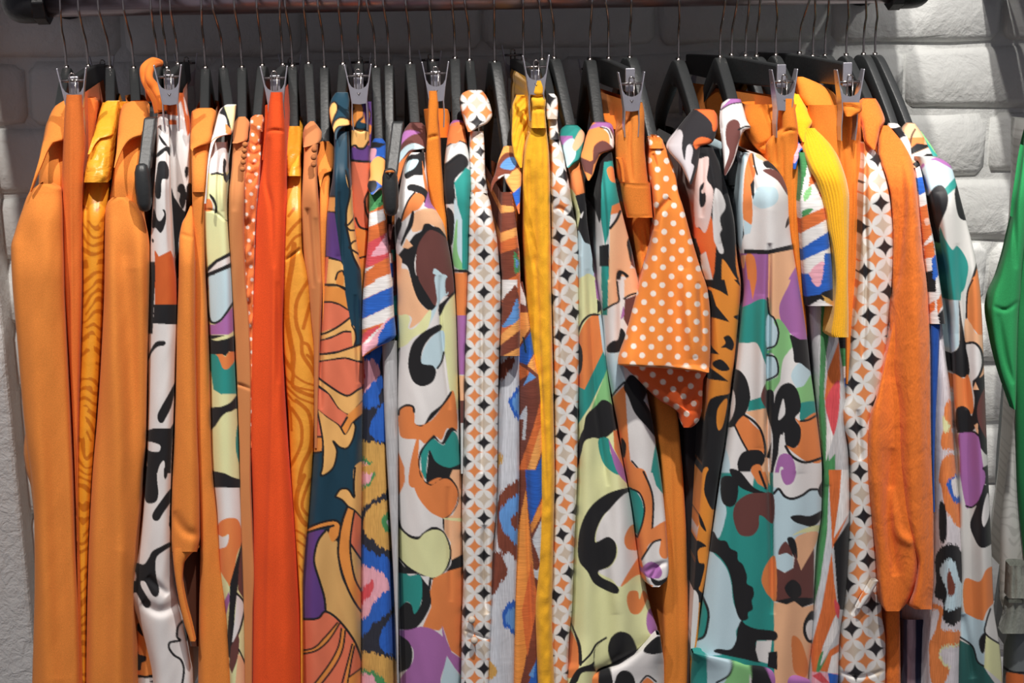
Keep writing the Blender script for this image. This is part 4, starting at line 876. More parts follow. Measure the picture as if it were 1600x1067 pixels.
# 21 grey mosaic jacket
e, h = thing('jacket', 'jacket with pale grey, black and green patches left of the petal print blouse', 'jacket', 22)
pr = Print((208, 212, 212), '''A4;V p 330,150 450,150 450,190 345,190;O p 330,192 445,185 450,295 410,275 375,280 325,312;K l5 325,314 375,282 415,278 450,297;K s 310,420 345,385 400,345 440,360 455,395 440,425 400,460 378,500 385,600 360,615 310,605 310,520;T p 378,500 440,420 475,440 480,560 470,790 420,700 395,620
L p 378,580 395,620 420,700 420,970 365,930 375,780;K s 335,640 365,650 378,700 370,820 355,830 345,760;G s 380,760 395,700 395,870 430,955 415,970 370,930;T p 420,700 470,780 460,970 420,965;K p 375,965 450,970 450,985 375,980;O p 375,985 460,985 460,1080 375,1080
B4;O p 380,0 470,0 470,180 380,180;V p 385,180 470,180 460,500 380,500;P p 380,500 460,510 460,640 380,640;M p 380,640 460,640 460,760 380,760''')
panel('sleeve', e, '702@195 698@222 694@258 693@290 696@318 700@355 706@400 710@430 714@500 716@560 719@640 720@740', '726@195 729@220 734@250 737@280 736@300 735@340 733@400 731@440 729@500 727@560 725@640 724@740', hang(190, -0.11, -0.19), pr, 'crepe', hook=h, folds=1, amp=0.003, creases=[('698,262 712,250 730,240', 0.002, 3)])
panel('collar', e, '708@188 703@194 701@205 699@224', '720@187 727@194 728@212 730@226', hang(187), Print('O', 'A4;V p 330,120 450,120 450,182 395,172 345,190'), 'crepe', mode='pad', pad=0.003, folds=0, dy=-0.008)
coat_hanger('black hanger of the pale grey patch jacket', HK[22], (714, 188), half=0.0065)

# 22 petal blouse
e, h = thing('blouse', 'petal print blouse with standing collar and buttoned cuff, left of the brown striped dress', 'blouse', 23)
pt = Print('W', analytic=petals(20.8, 45, 741.5, 471))
panel('sleeve', e, '735@300 734@320 733@350 732@400 730@440 728@500 726@560 725@640 723@740 722@800 724@900 722@960 720@1110', '752@300 764@310 770@340 776@370 780@410 783@440 783@500 780@560 778@640 777@740 775@800 770@860 768@940 766@1000 762@1110',
      [(300, -0.19), (350, -0.208), (1120, -0.2)], pt, 'silk', hook=h, folds=2, amp=0.004, creases=[('736,305 748,300 764,312', 0.002, 2), ('752,460 753,600 752,740', 0.006, 3), ('757,820 756,900 760,960', 0.009, 4), ('725,985 745,992 766,1000', 0.003, 2), ('748,300 749,420', -0.003, 5)])
panel('neck_piece', e, '735@205 734@240 735@280 735@302', '754@188 757@230 758@270 762@302', hang(170, -0.1, -0.19), Print('W', analytic=petals(17, 40, 740, 250)), 'silk', hook=h, folds=1, amp=0.003, dy=0.006)
panel('collar', e, '732@141 722@146 718@156 721@175 727@195 731@206', '752@140 760@150 766@164 769@180 762@192 746@200 735@207', hang(140, -0.09, -0.17), Print('W', analytic=petals(21, 45, 730, 146)), 'silk', mode='pad', pad=0.003, folds=1, amp=0.002, dy=-0.008, edge_d=0.02)
for bx, by in ((737, 968), (741, 1000)):
    b = MB(); c = P(bx, by, -0.205); b.tube([c + Vector((0, y, 0)) for y in (-.005, -.004, 0, .004)], [.0015, .004, .0048, .003], 12); colour_attr(b.build('button', M['silk'], e, True), (190, 178, 164))
coat_hanger('black hanger of the petal print blouse with standing collar', HK[23], (739, 143))

# 23 brown striped dress
e, h = thing('dress', 'dress with brown collar and rust striped sleeve over a pale blue-grey ikat skirt', 'dress', 24)
slv = Print('X', '''A4;J p 560,480 690,560 700,645 560,600;Z p 560,610 700,630 708,660 560,668;J p 560,672 708,655 718,740 560,790;Z p 560,795 718,740 722,782 560,850;X p 560,850 722,785 726,842 560,900;J p 560,905 724,848 715,1000 560,1070;W p 600,1090 715,1020 720,1100;H s 700,870 735,930 745,960 705,985;F s 706,905 725,935 712,960;Z p 718,760 750,850 745,1000 738,930
B4;W p 600,-10 720,-10 640,90 600,140;J s 632,110 680,50 710,20 725,100 690,180 632,245;F s 632,245 680,180 715,90 730,200 690,230;Z p 610,300 730,200 732,260 610,352;J p 610,352 732,262 738,350 610,415;Z p 610,415 738,350 738,405 610,440''', jitter=('h', 1.3))
skt = Print((200, 204, 212), '''B4;J s 620,440 700,405 690,460 660,500 620,530;B s 668,645 690,610 705,580 740,575 740,740 700,720 690,690 675,670;F s 690,650 700,620 740,600 740,710 705,690;Q s 590,910 630,930 640,960 590,1010
C4;J s 578,160 600,90 640,60 700,60 700,450 650,410 600,400 578,330;F s 588,200 620,150 700,115 700,355 650,340 600,270;J s 648,225 700,195 700,285 660,275;J s 540,420 590,400 620,460 628,510 590,560 570,600 540,600;B s 603,700 640,660 690,645 690,830 640,800 610,770;F s 620,720 650,690 690,675 690,795 630,770;Q s 530,950 572,990 572,1020 530,1050''', jitter=('v', 3.5))
gus = Print((116, 62, 50), '''B4;W p 700,-20 730,0 765,100 762,130 715,110;J p 715,110 770,145 765,172 715,165;Z p 720,168 775,165 785,250 725,345;B p 728,355 815,235 825,350 770,448 728,432;Z p 770,452 825,360 840,430 830,500;X p 720,440 790,490 730,530
B5;F p 58,565 95,485 130,515 70,552;N l7 60,300 75,380;E p 30,740 78,665 82,690 72,850 55,850 62,740;X p 165,600 180,700 60,1080 10,1080 110,800;Z p 180,700 200,800 100,1080 60,1080;B p 200,840 210,1080 100,1080
C5;J p 0,-20 80,-20 75,90 30,290 0,290;B p 68,-20 205,-20 95,262 80,150;A p 205,20 205,120 100,305 93,262;E p 105,330 200,130 190,450 150,555 112,525;J s 98,345 130,410 142,470 122,492 104,460;J p 112,530 150,560 160,640 130,700;A p 28,300 70,80 100,380 125,640 60,1000 10,1200 0,1200 0,600;X p 50,700 100,450 133,650 78,935;J p 125,690 135,640 140,900 100,1100 70,1100 80,930;B p 80,1080 130,930 150,1080;F p 85,1030 120,960 110,1040''', jitter=('h', 0.6))
panel('gusset', e, '811@440 810@560 808@700 806@850 803@960 800@1110', '815@430 822@470 830@520 836@560 845@600 853@680 857@740 855@850 847@920 842@960 843@1110', [(430, -0.17), (600, -0.185), (1120, -0.185)], gus, 'slubh', hook=h, folds=1, amp=0.006, creases=[('822,700 826,850 832,1000', 0.006, 4)])
panel('skirt', e, '781@540 780@600 778@640 777@740 775@800 770@860 764@940 760@1000 756@1110', '812@540 812@740 809@850 806@960 804@1110', [(540, -0.185), (1120, -0.19)], skt, 'slubv', hook=h, folds=1, amp=0.003)
panel('sleeve', e, '783@300 782@360 782@400 784@440 783@500 781@562', '806@300 808@360 812@400 813@440 813@500 812@556', [(300, -0.185), (360, -0.205), (570, -0.205)], slv, 'slubh', hook=h, folds=1, amp=0.003)
PC = Print('J', '''A4;Z s 560,470 590,390 620,330 660,290 700,300 735,370 690,340 640,350 600,420 575,480;F s 625,410 660,370 700,365 712,400 690,430 640,425;W s 612,475 650,455 690,460 660,485;Z p 650,490 690,440 740,410 740,520 700,560;B p 690,560 745,510 745,600 715,640;X p 710,630 745,590 740,680 712,670''')
panel('collar', e, '786@230 778@252 772@274 767@290 767@299', '796@229 796@268 782@279 774@286 768@299', hang(228), PC, 'slubh', mode='pad', pad=0.003, folds=0, dy=-0.012, edge_d=0.015)
panel('collar_tip', e, '788@229 785@268 790@284 799@302 806@322 810@334', '804@228 811@248 815@275 813@305 812@334', hang(228), PC, 'slubh', mode='pad', pad=0.003, folds=0, dy=-0.013, edge_d=0.015)
coat_hanger('black hanger of the brown collared striped dress', HK[24], (794, 230), half=0.0068)

# 24 mustard trousers
e, h = thing('trousers', 'mustard yellow gathered trousers with a visible fly seam, under a tall steel clip', 'trousers', 25)
panel('leg', e, '832@196 824@215 819@240 816@300 816@350 818@400 820@440 825@500 833@560 838@600 840@700 842@800 838@900 836@950 838@1010 842@1110', '853@196 858@240 860@300 861@360 862@440 863@500 865@640 867@740 866@800 864@900 863@960 864@1000 868@1110',
      [(196, -0.165), (260, -0.18), (1120, -0.19)], G_MUS, 'cotton', hook=h, folds=2, amp=0.004, body=0.01, wr=0.001, creases=[('835,215 832,300 834,420 842,600', 0.003, 2), ('838,215 836,300 838,420 846,600 856,800', 0.003, 2), ('826,250 828,360', 0.005, 3), ('850,215 852,400', 0.003, 3), ('826,340 832,400 838,430', 0.003, 2)])
panel('waistband', e, '833@126 830@135 831@148 829@155 831@168 829@200', '849@126 852@135 850@148 853@158 852@172 854@200', [(126, -0.16), (200, -0.17)], G_MUS, 'cotton', hook=h, folds=1, amp=0.002, body=0.008, dy=-0.006, step=2.5, creases=[('830,150 842,152 852,149', 0.006, 3), ('830,173 842,170 853,172', 0.005, 3), ('836,176 836,200', 0.003, 2), ('846,176 847,200', 0.003, 2)])
panel('gathered_waist', e, '806@150 800@168 800@190 799@215 802@240 812@262', '830@140 832@160 828@185 824@210 818@240 816@262', [(140, -0.11), (200, -0.14), (262, -0.16)], G_MUS, 'cotton', mode='pad', folds=0, step=2.0, creases=[('828,150 808,180 801,210', 0.007, 3), ('830,165 812,195 804,228', 0.007, 3), ('829,182 815,212 808,245', 0.007, 3), ('820,150 804,170', 0.006, 3)])
clip_hanger('clip hanger gripping the mustard yellow trousers', HK[25], (837, 86), yc=-0.16)

# 25 petal print dress
e, h = thing('dress', 'slim petal print dress right of the mustard trousers', 'dress', 26)
pt = Print('W', analytic=petals(21.5, 33, 886, 507))
panel('sleeve', e, '860@212 862@240 863@290 863@340 862@400 862@440 864@500 866@600 867@700 867@740 866@800 863@900 861@960 862@1010 866@1110', '873@212 880@240 888@280 896@330 903@360 905@400 905@440 905@560 903@650 902@740 900@800 897@860 894@950 889@1000 886@1110',
      [(205, -0.15), (290, -0.19), (1120, -0.185)], pt, 'silk', hook=h, folds=1, amp=0.003, creases=[('864,330 876,325 900,345', 0.003, 3), ('872,380 872,600', 0.004, 3)])
panel('collar', e, '857@147 854@156 854@180 856@190', '866@146 871@154 872@170 871@186', hang(146), pt, 'silk', mode='pad', pad=0.004, folds=0, dy=-0.008)
panel('neck_piece', e, '857@185 859@218', '870@184 874@218', hang(160), pt, 'silk', mode='pad', pad=0.01, folds=0)
coat_hanger('black hanger of the slim petal print dress', HK[26], (862, 150))
# 26 cream swirl dress
e, h = thing('dress', 'dress with teal collar and a broad cream skirt printed with a black crescent', 'dress', 27)
pr = Print('C', '''A5;L p 270,250 360,250 360,430 280,430;V s 285,330 320,290 310,370;K l5 290,320 320,295 310,340 300,380;C s 305,420 340,370 380,390 370,420;O p 300,420 370,385 400,555 345,572 300,500;K p 340,570 395,553 410,640 440,780 435,865 380,822 350,760 368,670;W s 365,680 385,655 375,690;M p 408,640 450,640 480,740 415,752
L s 350,770 390,820 430,860 445,1080 350,1080;C s 380,1090 390,1000 430,1000 440,1090;K s 420,755 460,755 485,860 500,980 440,985 430,880;V s 430,790 450,820 468,900 440,890;V p 440,987 500,985 505,1080 445,1080
B5;C s 350,0 450,-20 460,170 400,185 370,230 350,200;V p 445,-10 500,-10 495,125 455,90;K p 458,95 500,132 460,172;O s 380,240 420,190 465,185 495,370 420,530 390,580 350,570 350,420 355,320;K l9 355,270 380,215 420,180 468,178;K s 345,330 372,350 380,410 372,480 345,500;T p 490,375 515,390 515,470 420,670 345,780 345,560 390,580
G p 515,460 560,690 490,640 412,720 430,680;L p 465,182 500,165 500,400 488,370;K s 400,720 450,670 490,635 545,670 575,770 540,810 490,845 430,840 395,870 365,950 345,1080 335,950 370,820;C p 345,830 395,730 385,790 350,860;C s 385,870 415,845 455,860 480,960 560,1030 620,1100 345,1100 370,950;T s 465,850 520,845 530,920 580,1035 520,1010 480,950
V s 520,850 545,900 600,1000 640,1100 570,1030 535,930;O p 545,800 580,800 640,900 660,1080 600,1000 550,900
C5;V p 545,-20 620,-20 595,65;K s 605,70 610,95 540,150 470,210 430,290 425,350 460,325 500,320 530,360 530,420 500,470 440,500 460,530 520,560 545,590 535,612 490,600 420,560 385,500 345,450 335,380 350,270 400,170 490,100;W s 430,345 440,270 490,190 610,98 670,330 670,400 560,570 510,540 440,500 500,475 535,420 532,360 490,322
O s 575,320 600,270 630,260 665,300 660,380 600,388 575,360;O s 555,570 665,400 690,450 680,520 610,540;C s 560,590 610,535 660,515 690,560 680,640 640,590 600,600;O s 585,640 600,600 640,600 650,640 668,595 690,630 660,700 630,718 600,700;V s 685,740 700,690 740,690 765,770 745,825 710,820 690,790
O s 280,790 330,860 345,950 330,1010 280,1030;K s 296,750 330,820 352,880 357,970 340,970 335,880;K s 490,880 510,830 550,805 600,820 630,870 640,930 600,965 560,985 520,985 495,930;K l8 350,970 400,920 430,870 480,837;K s 410,965 420,900 478,838 430,885 420,940 425,1000 440,1010 360,1014 330,1064 280,1100 330,1000;O p 680,520 760,640 760,700 690,640''')
panel('body', e, '880@228 886@258 891@275 895@300 900@330 903@370 904@440 904@560 903@650 902@740 899@800 896@860 893@950 889@1000 886@1060 884@1110', '907@228 908@255 911@270 915@305 917@340 922@380 927@410 931@440 938@480 943@520 947@560 955@620 963@660 970@700 978@740 986@780 996@850 1006@900 1017@950 1028@988 995@1018 960@1036 934@1047 925@1110',
      [(228, -0.14), (290, -0.185), (1120, -0.19)], pr, 'crepe', hook=h, folds=2, amp=0.004, creases=[('905,330 906,400', 0.003, 3), ('918,420 930,620 950,760', 0.004, 4), ('945,800 962,960', -0.003, 8)])
panel('collar', e, '884@196 876@203 874@212 879@232 886@262', '900@194 909@202 914@211 910@232 905@250 897@255 888@263', hang(194), Print('T', 'A5;V p 240,250 325,248 330,290 250,300;L s 275,300 330,262 345,330 330,380 280,420;P s 325,300 370,215 400,240 370,300 340,330'), 'silk', mode='pad', pad=0.003, folds=1, amp=0.002, dy=-0.011, edge_d=0.02)
panel('hem_band', e, '1026@992 996@1019 962@1037 932@1048 905@1062 900@1110', '1031@990 1034@1010 1038@1040 1040@1110', [(988, -0.195), (1120, -0.19)], Print('W', '''C5;K s 430,1012 500,990 515,1200 430,1200;K s 530,1040 560,1005 600,1010 625,1050 625,1120 525,1120;K s 670,900 740,830 790,850 790,900 720,920;O p 340,1050 440,1010 440,1200 320,1200;O s 660,1080 690,1040 730,1080 700,1120;K l7 655,1065 690,1030 735,1060'''), 'crepe', mode='pad', folds=1, amp=0.003)
coat_hanger('black hanger of the teal collared cream dress', HK[27], (893, 196), half=0.0068)

# 27 peach/teal swirl blouse
e, h = thing('blouse', 'blouse with orange and violet collar, teal and peach sleeve and a gathered puff cuff', 'blouse', 28)
pr = Print('W', '''A5;K p 400,300 535,310 545,380 510,400 490,480 480,520 490,650 470,720 420,560;T p 495,390 545,382 575,530 600,600 535,640 520,780 500,840 478,700 480,520;O s 510,430 540,415 560,470 570,500 530,490;O p 538,625 600,598 610,655 530,672;P p 525,750 575,660 610,655 650,780 620,850 650,930 610,1000 600,1080 515,1080 525,850;K l11 582,655 562,700 528,745
K s 618,820 640,785 658,830 665,900 640,930 625,870;M p 650,840 690,920 700,1000 640,940;T p 480,950 522,950 522,1080 480,1080;K p 470,840 522,830 522,950 470,950;P p 615,960 700,965 720,1080 610,1080;W p 572,1005 612,1005 612,1080 568,1080;K s 563,985 590,973 628,1000 615,1012 590,995 572,1080 558,1080
B5;P p 517,-10 560,-10 575,103 517,133;T p 485,-10 517,-10 514,180 485,180;W p 513,140 578,110 586,298 513,328;W p 563,-10 605,-10 603,120 580,185;K l8 565,0 570,60 574,105 540,125 495,152;P p 603,-10 720,-10 710,55 605,92;M p 608,95 700,60 680,140 630,255 600,200;K l8 603,92 640,70 705,56;V s 600,130 603,180 585,200;L p 513,385 588,372 610,545 540,612 513,500
K s 585,250 612,290 592,370 520,382 510,350 540,320 570,310;O p 540,620 605,555 625,700 650,960 620,1090 590,900 550,780;K l8 538,614 570,575 605,540;W p 610,600 660,660 720,740 780,840 760,1090 650,1090 630,900 620,760;K s 600,560 640,500 700,550 730,600 715,640 745,700 790,800 795,860 720,775 660,705 625,620;L p 708,640 730,590 785,620 790,720 760,690
T s 783,855 820,900 830,1080 750,1080 758,950;O p 630,955 700,1040 735,1090 630,1090;K l7 645,965 690,1020 730,1085;K s 588,840 612,870 612,920 600,948 586,900
C5;W p 590,-5 790,-5 790,600 640,600;O s 600,-20 672,-20 700,60 720,140 720,260 680,330 630,340 670,250 675,150 640,90 590,60;T s 595,70 640,100 668,160 665,240 640,310 620,250 600,150;K l8 670,-10 705,70 720,150 715,288;K l7 600,75 650,100 675,170 665,250 638,325;T p 712,-20 790,-20 790,130 735,60
O s 630,350 700,290 800,245 800,410 770,432 750,400 755,340 700,360 660,440;K l8 658,442 690,390 720,350 757,337;O p 630,400 660,440 690,560 720,570 690,650 640,500;V s 663,480 700,450 740,460 765,500 750,532 700,532 670,510;K s 708,530 750,545 800,525 800,560 740,572 715,555''')
panel('sleeve', e, '938@238 936@280 932@320 930@350 930@400 931@440 940@500 945@560 956@620 964@660 972@710 980@750 988@790 996@840 1002@880 1008@905 1018@917', '956@238 962@285 969@320 977@350 985@380 993@420 1000@450 1004@500 1006@560 1012@620 1020@660 1026@700 1032@740 1038@790 1043@850 1045@890 1042@906 1030@917',
      [(238, -0.16), (300, -0.195), (800, -0.195), (920, -0.205)], pr, 'crepe', hook=h, folds=2, amp=0.004, dy=0.008, creases=[('940,260 946,340 950,440', 0.004, 3), ('968,420 970,560', 0.003, 4), ('1008,895 1024,885 1044,878', 0.004, 4), ('1016,905 1030,880', 0.004, 3)])
panel('collar', e, '926@192 918@206 911@228 907@246 911@264 918@282', '948@189 957@196 960@215 959@232 953@236 941@240 932@256 927@272 920@284', hang(189), Print((240, 152, 80), '''A5;V s 395,220 450,180 510,168 560,190 560,270 530,215 480,200 430,210;W s 480,200 520,208 550,250 560,330 530,305 520,240;K l5 475,203 515,215 535,260;M s 435,340 445,300 480,275 515,285 545,325 480,340 460,370 440,400;M p 360,360 420,385 445,375 430,460 390,440'''), 'crepe', mode='pad', pad=0.003, folds=0, dy=-0.012, edge_d=0.025)
coat_hanger('black hanger of the orange and violet collared blouse', HK[28], (937, 191), half=0.007)

# 28 paper-bag skirt with belt loop
e, h = thing('skirt', 'pleated orange skirt with wide belt tab left of the big polka dot sleeve', 'skirt', 29)
panel('panel', e, '985@340 992@400 1000@440 1010@520 1018@600 1026@680 1033@740 1038@850 1034@930 1036@1000 1034@1110', '1018@340 1024@400 1032@460 1045@560 1058@640 1064@700 1067@740 1073@850 1076@1000 1076@1110',
      [(330, -0.17), (1120, -0.185)], (230, 138, 58), 'wool', hook=h, folds=2, amp=0.003, dy=0.01, creases=[('1000,350 1012,440 1026,560', 0.004, 3), ('1008,348 1022,440', 0.004, 2), ('1047,700 1054,900 1056,1060', -0.003, 3)])
panel('waist', e, '986@160 982@185 974@198 964@212 962@240 966@280 972@292', '1004@160 1007@180 1007@220 1010@260 1014@292', [(160, -0.165), (292, -0.175)], (230, 138, 60), 'wool', hook=h, folds=1, amp=0.003, body=0.008, creases=[('986,185 984,230 988,285', 0.005, 3)])
panel('belt_tab', e, '969@283 973@310 980@341', '1016@286 1018@310 1021@340', [(283, -0.188), (345, -0.19)], (228, 132, 54), 'wool', mode='pad', folds=0, edge_d=0.02, creases=[('970,287 995,290 1016,290', 0.0012, 1.3), ('979,338 1000,339 1020,336', 0.0012, 1.3)])
panel('belt_loop', e, '964@248 969@262 972@284', '973@248 976@265 977@284', [(248, -0.182), (290, -0.19)], (222, 122, 48), 'wool', mode='pad', folds=0)
panel('waist_facing', e, '938@180 942@188 958@202', '965@176 986@182 984@202', [(176, -0.09), (202, -0.13)], (220, 118, 42), 'wool', mode='pad', folds=0, dy=0.02)
clip_hanger('clip hanger gripping the belted orange skirt', HK[29], (986, 112), yc=-0.165)

# 29 big polka dot garment
e, h = thing('blouse', 'orange polka dot blouse whose wide flared sleeve folds over its red-orange inside', 'blouse', 30)
pd = Print((236, 138, 58), analytic=dots(19.6, 47, 1034, 473, 4.5))
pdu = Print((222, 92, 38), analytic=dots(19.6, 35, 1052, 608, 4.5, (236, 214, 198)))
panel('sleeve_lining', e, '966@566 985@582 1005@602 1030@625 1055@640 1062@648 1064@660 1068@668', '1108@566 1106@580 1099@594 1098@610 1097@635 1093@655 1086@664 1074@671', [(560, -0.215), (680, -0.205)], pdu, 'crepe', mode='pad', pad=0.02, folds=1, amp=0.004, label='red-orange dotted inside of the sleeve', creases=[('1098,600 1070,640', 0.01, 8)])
panel('sleeve', e, '1017@218 1014@230 1013@255 1016@280 1020@310 1022@345 1017@380 1003@430 988@485 975@535 966@562 965@570 1000@573 1060@577 1102@582', '1033@214 1044@240 1055@268 1060@300 1067@322 1080@370 1095@420 1106@455 1110@500 1110@540 1109@570 1108@582',
      [(214, -0.15), (320, -0.2), (590, -0.235)], pd, 'crepe', mode='pad', pad=0.035, folds=2, amp=0.005, creases=[('1047,310 1030,330 1022,360', 0.008, 5), ('1067,420 1075,500 1085,560', -0.005, 8), ('1092,440 1098,540', 0.006, 4), ('1020,240 1026,262', 0.005, 3)])
panel('neckband', e, '1018@212 1013@220 1014@232', '1028@211 1036@220 1038@232', [(211, -0.155), (235, -0.165)], pd, 'cotton', mode='pad', pad=0.012, folds=0, step=1.2, creases=[('1019,212 1020,224', 0.004, 1.5), ('1025,211 1026,223', 0.004, 1.5), ('1031,213 1031,224', 0.004, 1.5)])
panel('body', e, '1068@580 1066@640 1067@740 1074@850 1076@1000 1076@1110', '1110@580 1104@640 1097@740 1086@850 1079@1000 1078@1110', [(580, -0.15), (1120, -0.15)], (40, 36, 40), 'crepe', hook=h, folds=1, label='dark body panel below the sleeve')
coat_hanger('black hanger of the flared polka dot blouse', HK[30], (1022, 214), half=0.007)

# 30 black flame shirt
O2 = dict(O2=(234, 112, 54), FL=(232, 146, 56), G2=(206, 200, 204), P2=(230, 204, 198))
e, h = thing('shirt', 'black shirt with orange flames and white drips, right of the polka dots', 'shirt', 31)
pr = Print('K', '''A6;O2 p 200,500 300,485 300,730 350,772 375,655 412,800 400,980 385,1035 355,870 330,892 300,800 200,800;P2 s 290,390 330,370 365,360 370,400 360,480 385,520 395,560 385,650 375,700 350,770 320,740 295,720 285,500;K s 320,530 335,505 345,500 340,530 330,545 335,560 350,555 355,590 345,625 325,630 318,580
W s 398,560 410,530 440,560 460,630 430,690 440,750 430,780 450,870 430,880 410,840 395,790 390,650;FL s 440,930 455,920 500,990 545,1070 450,1080;FL s 515,830 530,900 560,1000 560,1070 520,980;W p 325,890 355,870 400,1060 340,1080
B6;FL p 300,-10 600,-10 600,1100 300,1100;K p 340,-10 455,-10 475,78 430,50 380,30 340,30;K p 505,-10 530,-10 542,28;K p 340,30 385,50 410,130 482,218 400,195 340,185;K s 503,188 535,178 528,205;K s 450,300 480,290 505,330 495,370 460,355 435,355 460,330;K p 340,320 375,330 395,360 428,392 340,380;K s 395,430 440,420 482,470 440,480 395,455;K p 340,455 380,465 430,500 478,538 340,520
K s 335,820 365,660 400,620 470,605 500,590 520,640 440,1100 300,1100 330,1000;FL s 412,760 420,680 470,630 450,760 425,800;FL s 328,1090 340,1010 365,1000 368,1040 350,1095
C6;FL p 200,-5 420,-5 400,1100 200,1100;K s 328,60 350,-20 420,-20 380,180 335,120;K s 298,200 320,240 338,295 308,262;M p 200,-20 295,-20 270,260 235,350 200,350;W p 240,460 285,400 262,330 300,260 288,330;K s 230,480 260,380 290,340 338,370 300,385 270,460;K s 290,380 300,450 330,465 310,560 300,590 330,620 310,660 265,600 280,450;K p 235,340 270,260 262,430 240,500;W s 245,750 255,600 300,640 275,900 250,900;K p 240,720 260,720 255,1100 230,1100''', pal=O2)
panel('sleeve', e, '1086@230 1085@280 1083@330 1085@380 1095@420 1104@450 1110@500 1110@560 1104@620 1099@680 1096@740 1088@850 1082@950 1076@1060 1074@1110', '1113@230 1122@250 1132@280 1140@310 1148@350 1152@400 1158@445 1154@500 1148@560 1140@620 1131@700 1124@740 1113@820 1103@900 1094@950 1088@1060 1086@1110',
      [(230, -0.17), (300, -0.2), (1120, -0.19)], pr, 'crepe', hook=h, folds=2, amp=0.004, dy=0.006, creases=[('1105,230 1118,290 1128,380', -0.004, 5), ('1098,240 1096,340', 0.004, 4)])
panel('collar', e, '1083@172 1070@188 1056@206 1044@222 1042@228 1066@262 1078@288', '1112@167 1121@182 1122@195 1118@212 1111@224 1100@228 1094@240 1090@260 1080@289', hang(167, -0.1, -0.19), Print((42, 40, 44), '''A6;O2 s 300,100 340,85 405,100 440,150 430,200 395,225 385,180 350,140;G2 s 140,290 180,240 210,215 230,240 225,310 240,380 250,310 270,295 285,330 275,390 290,420 250,520 200,430 150,340;O2 s 288,285 320,257 370,262 395,290 330,300 300,320''', pal=O2), 'crepe', mode='pad', pad=0.003, folds=1, amp=0.003, dy=-0.012, edge_d=0.03)
coat_hanger('black hanger of the black flame print shirt', HK[31], (1088, 170), half=0.007)

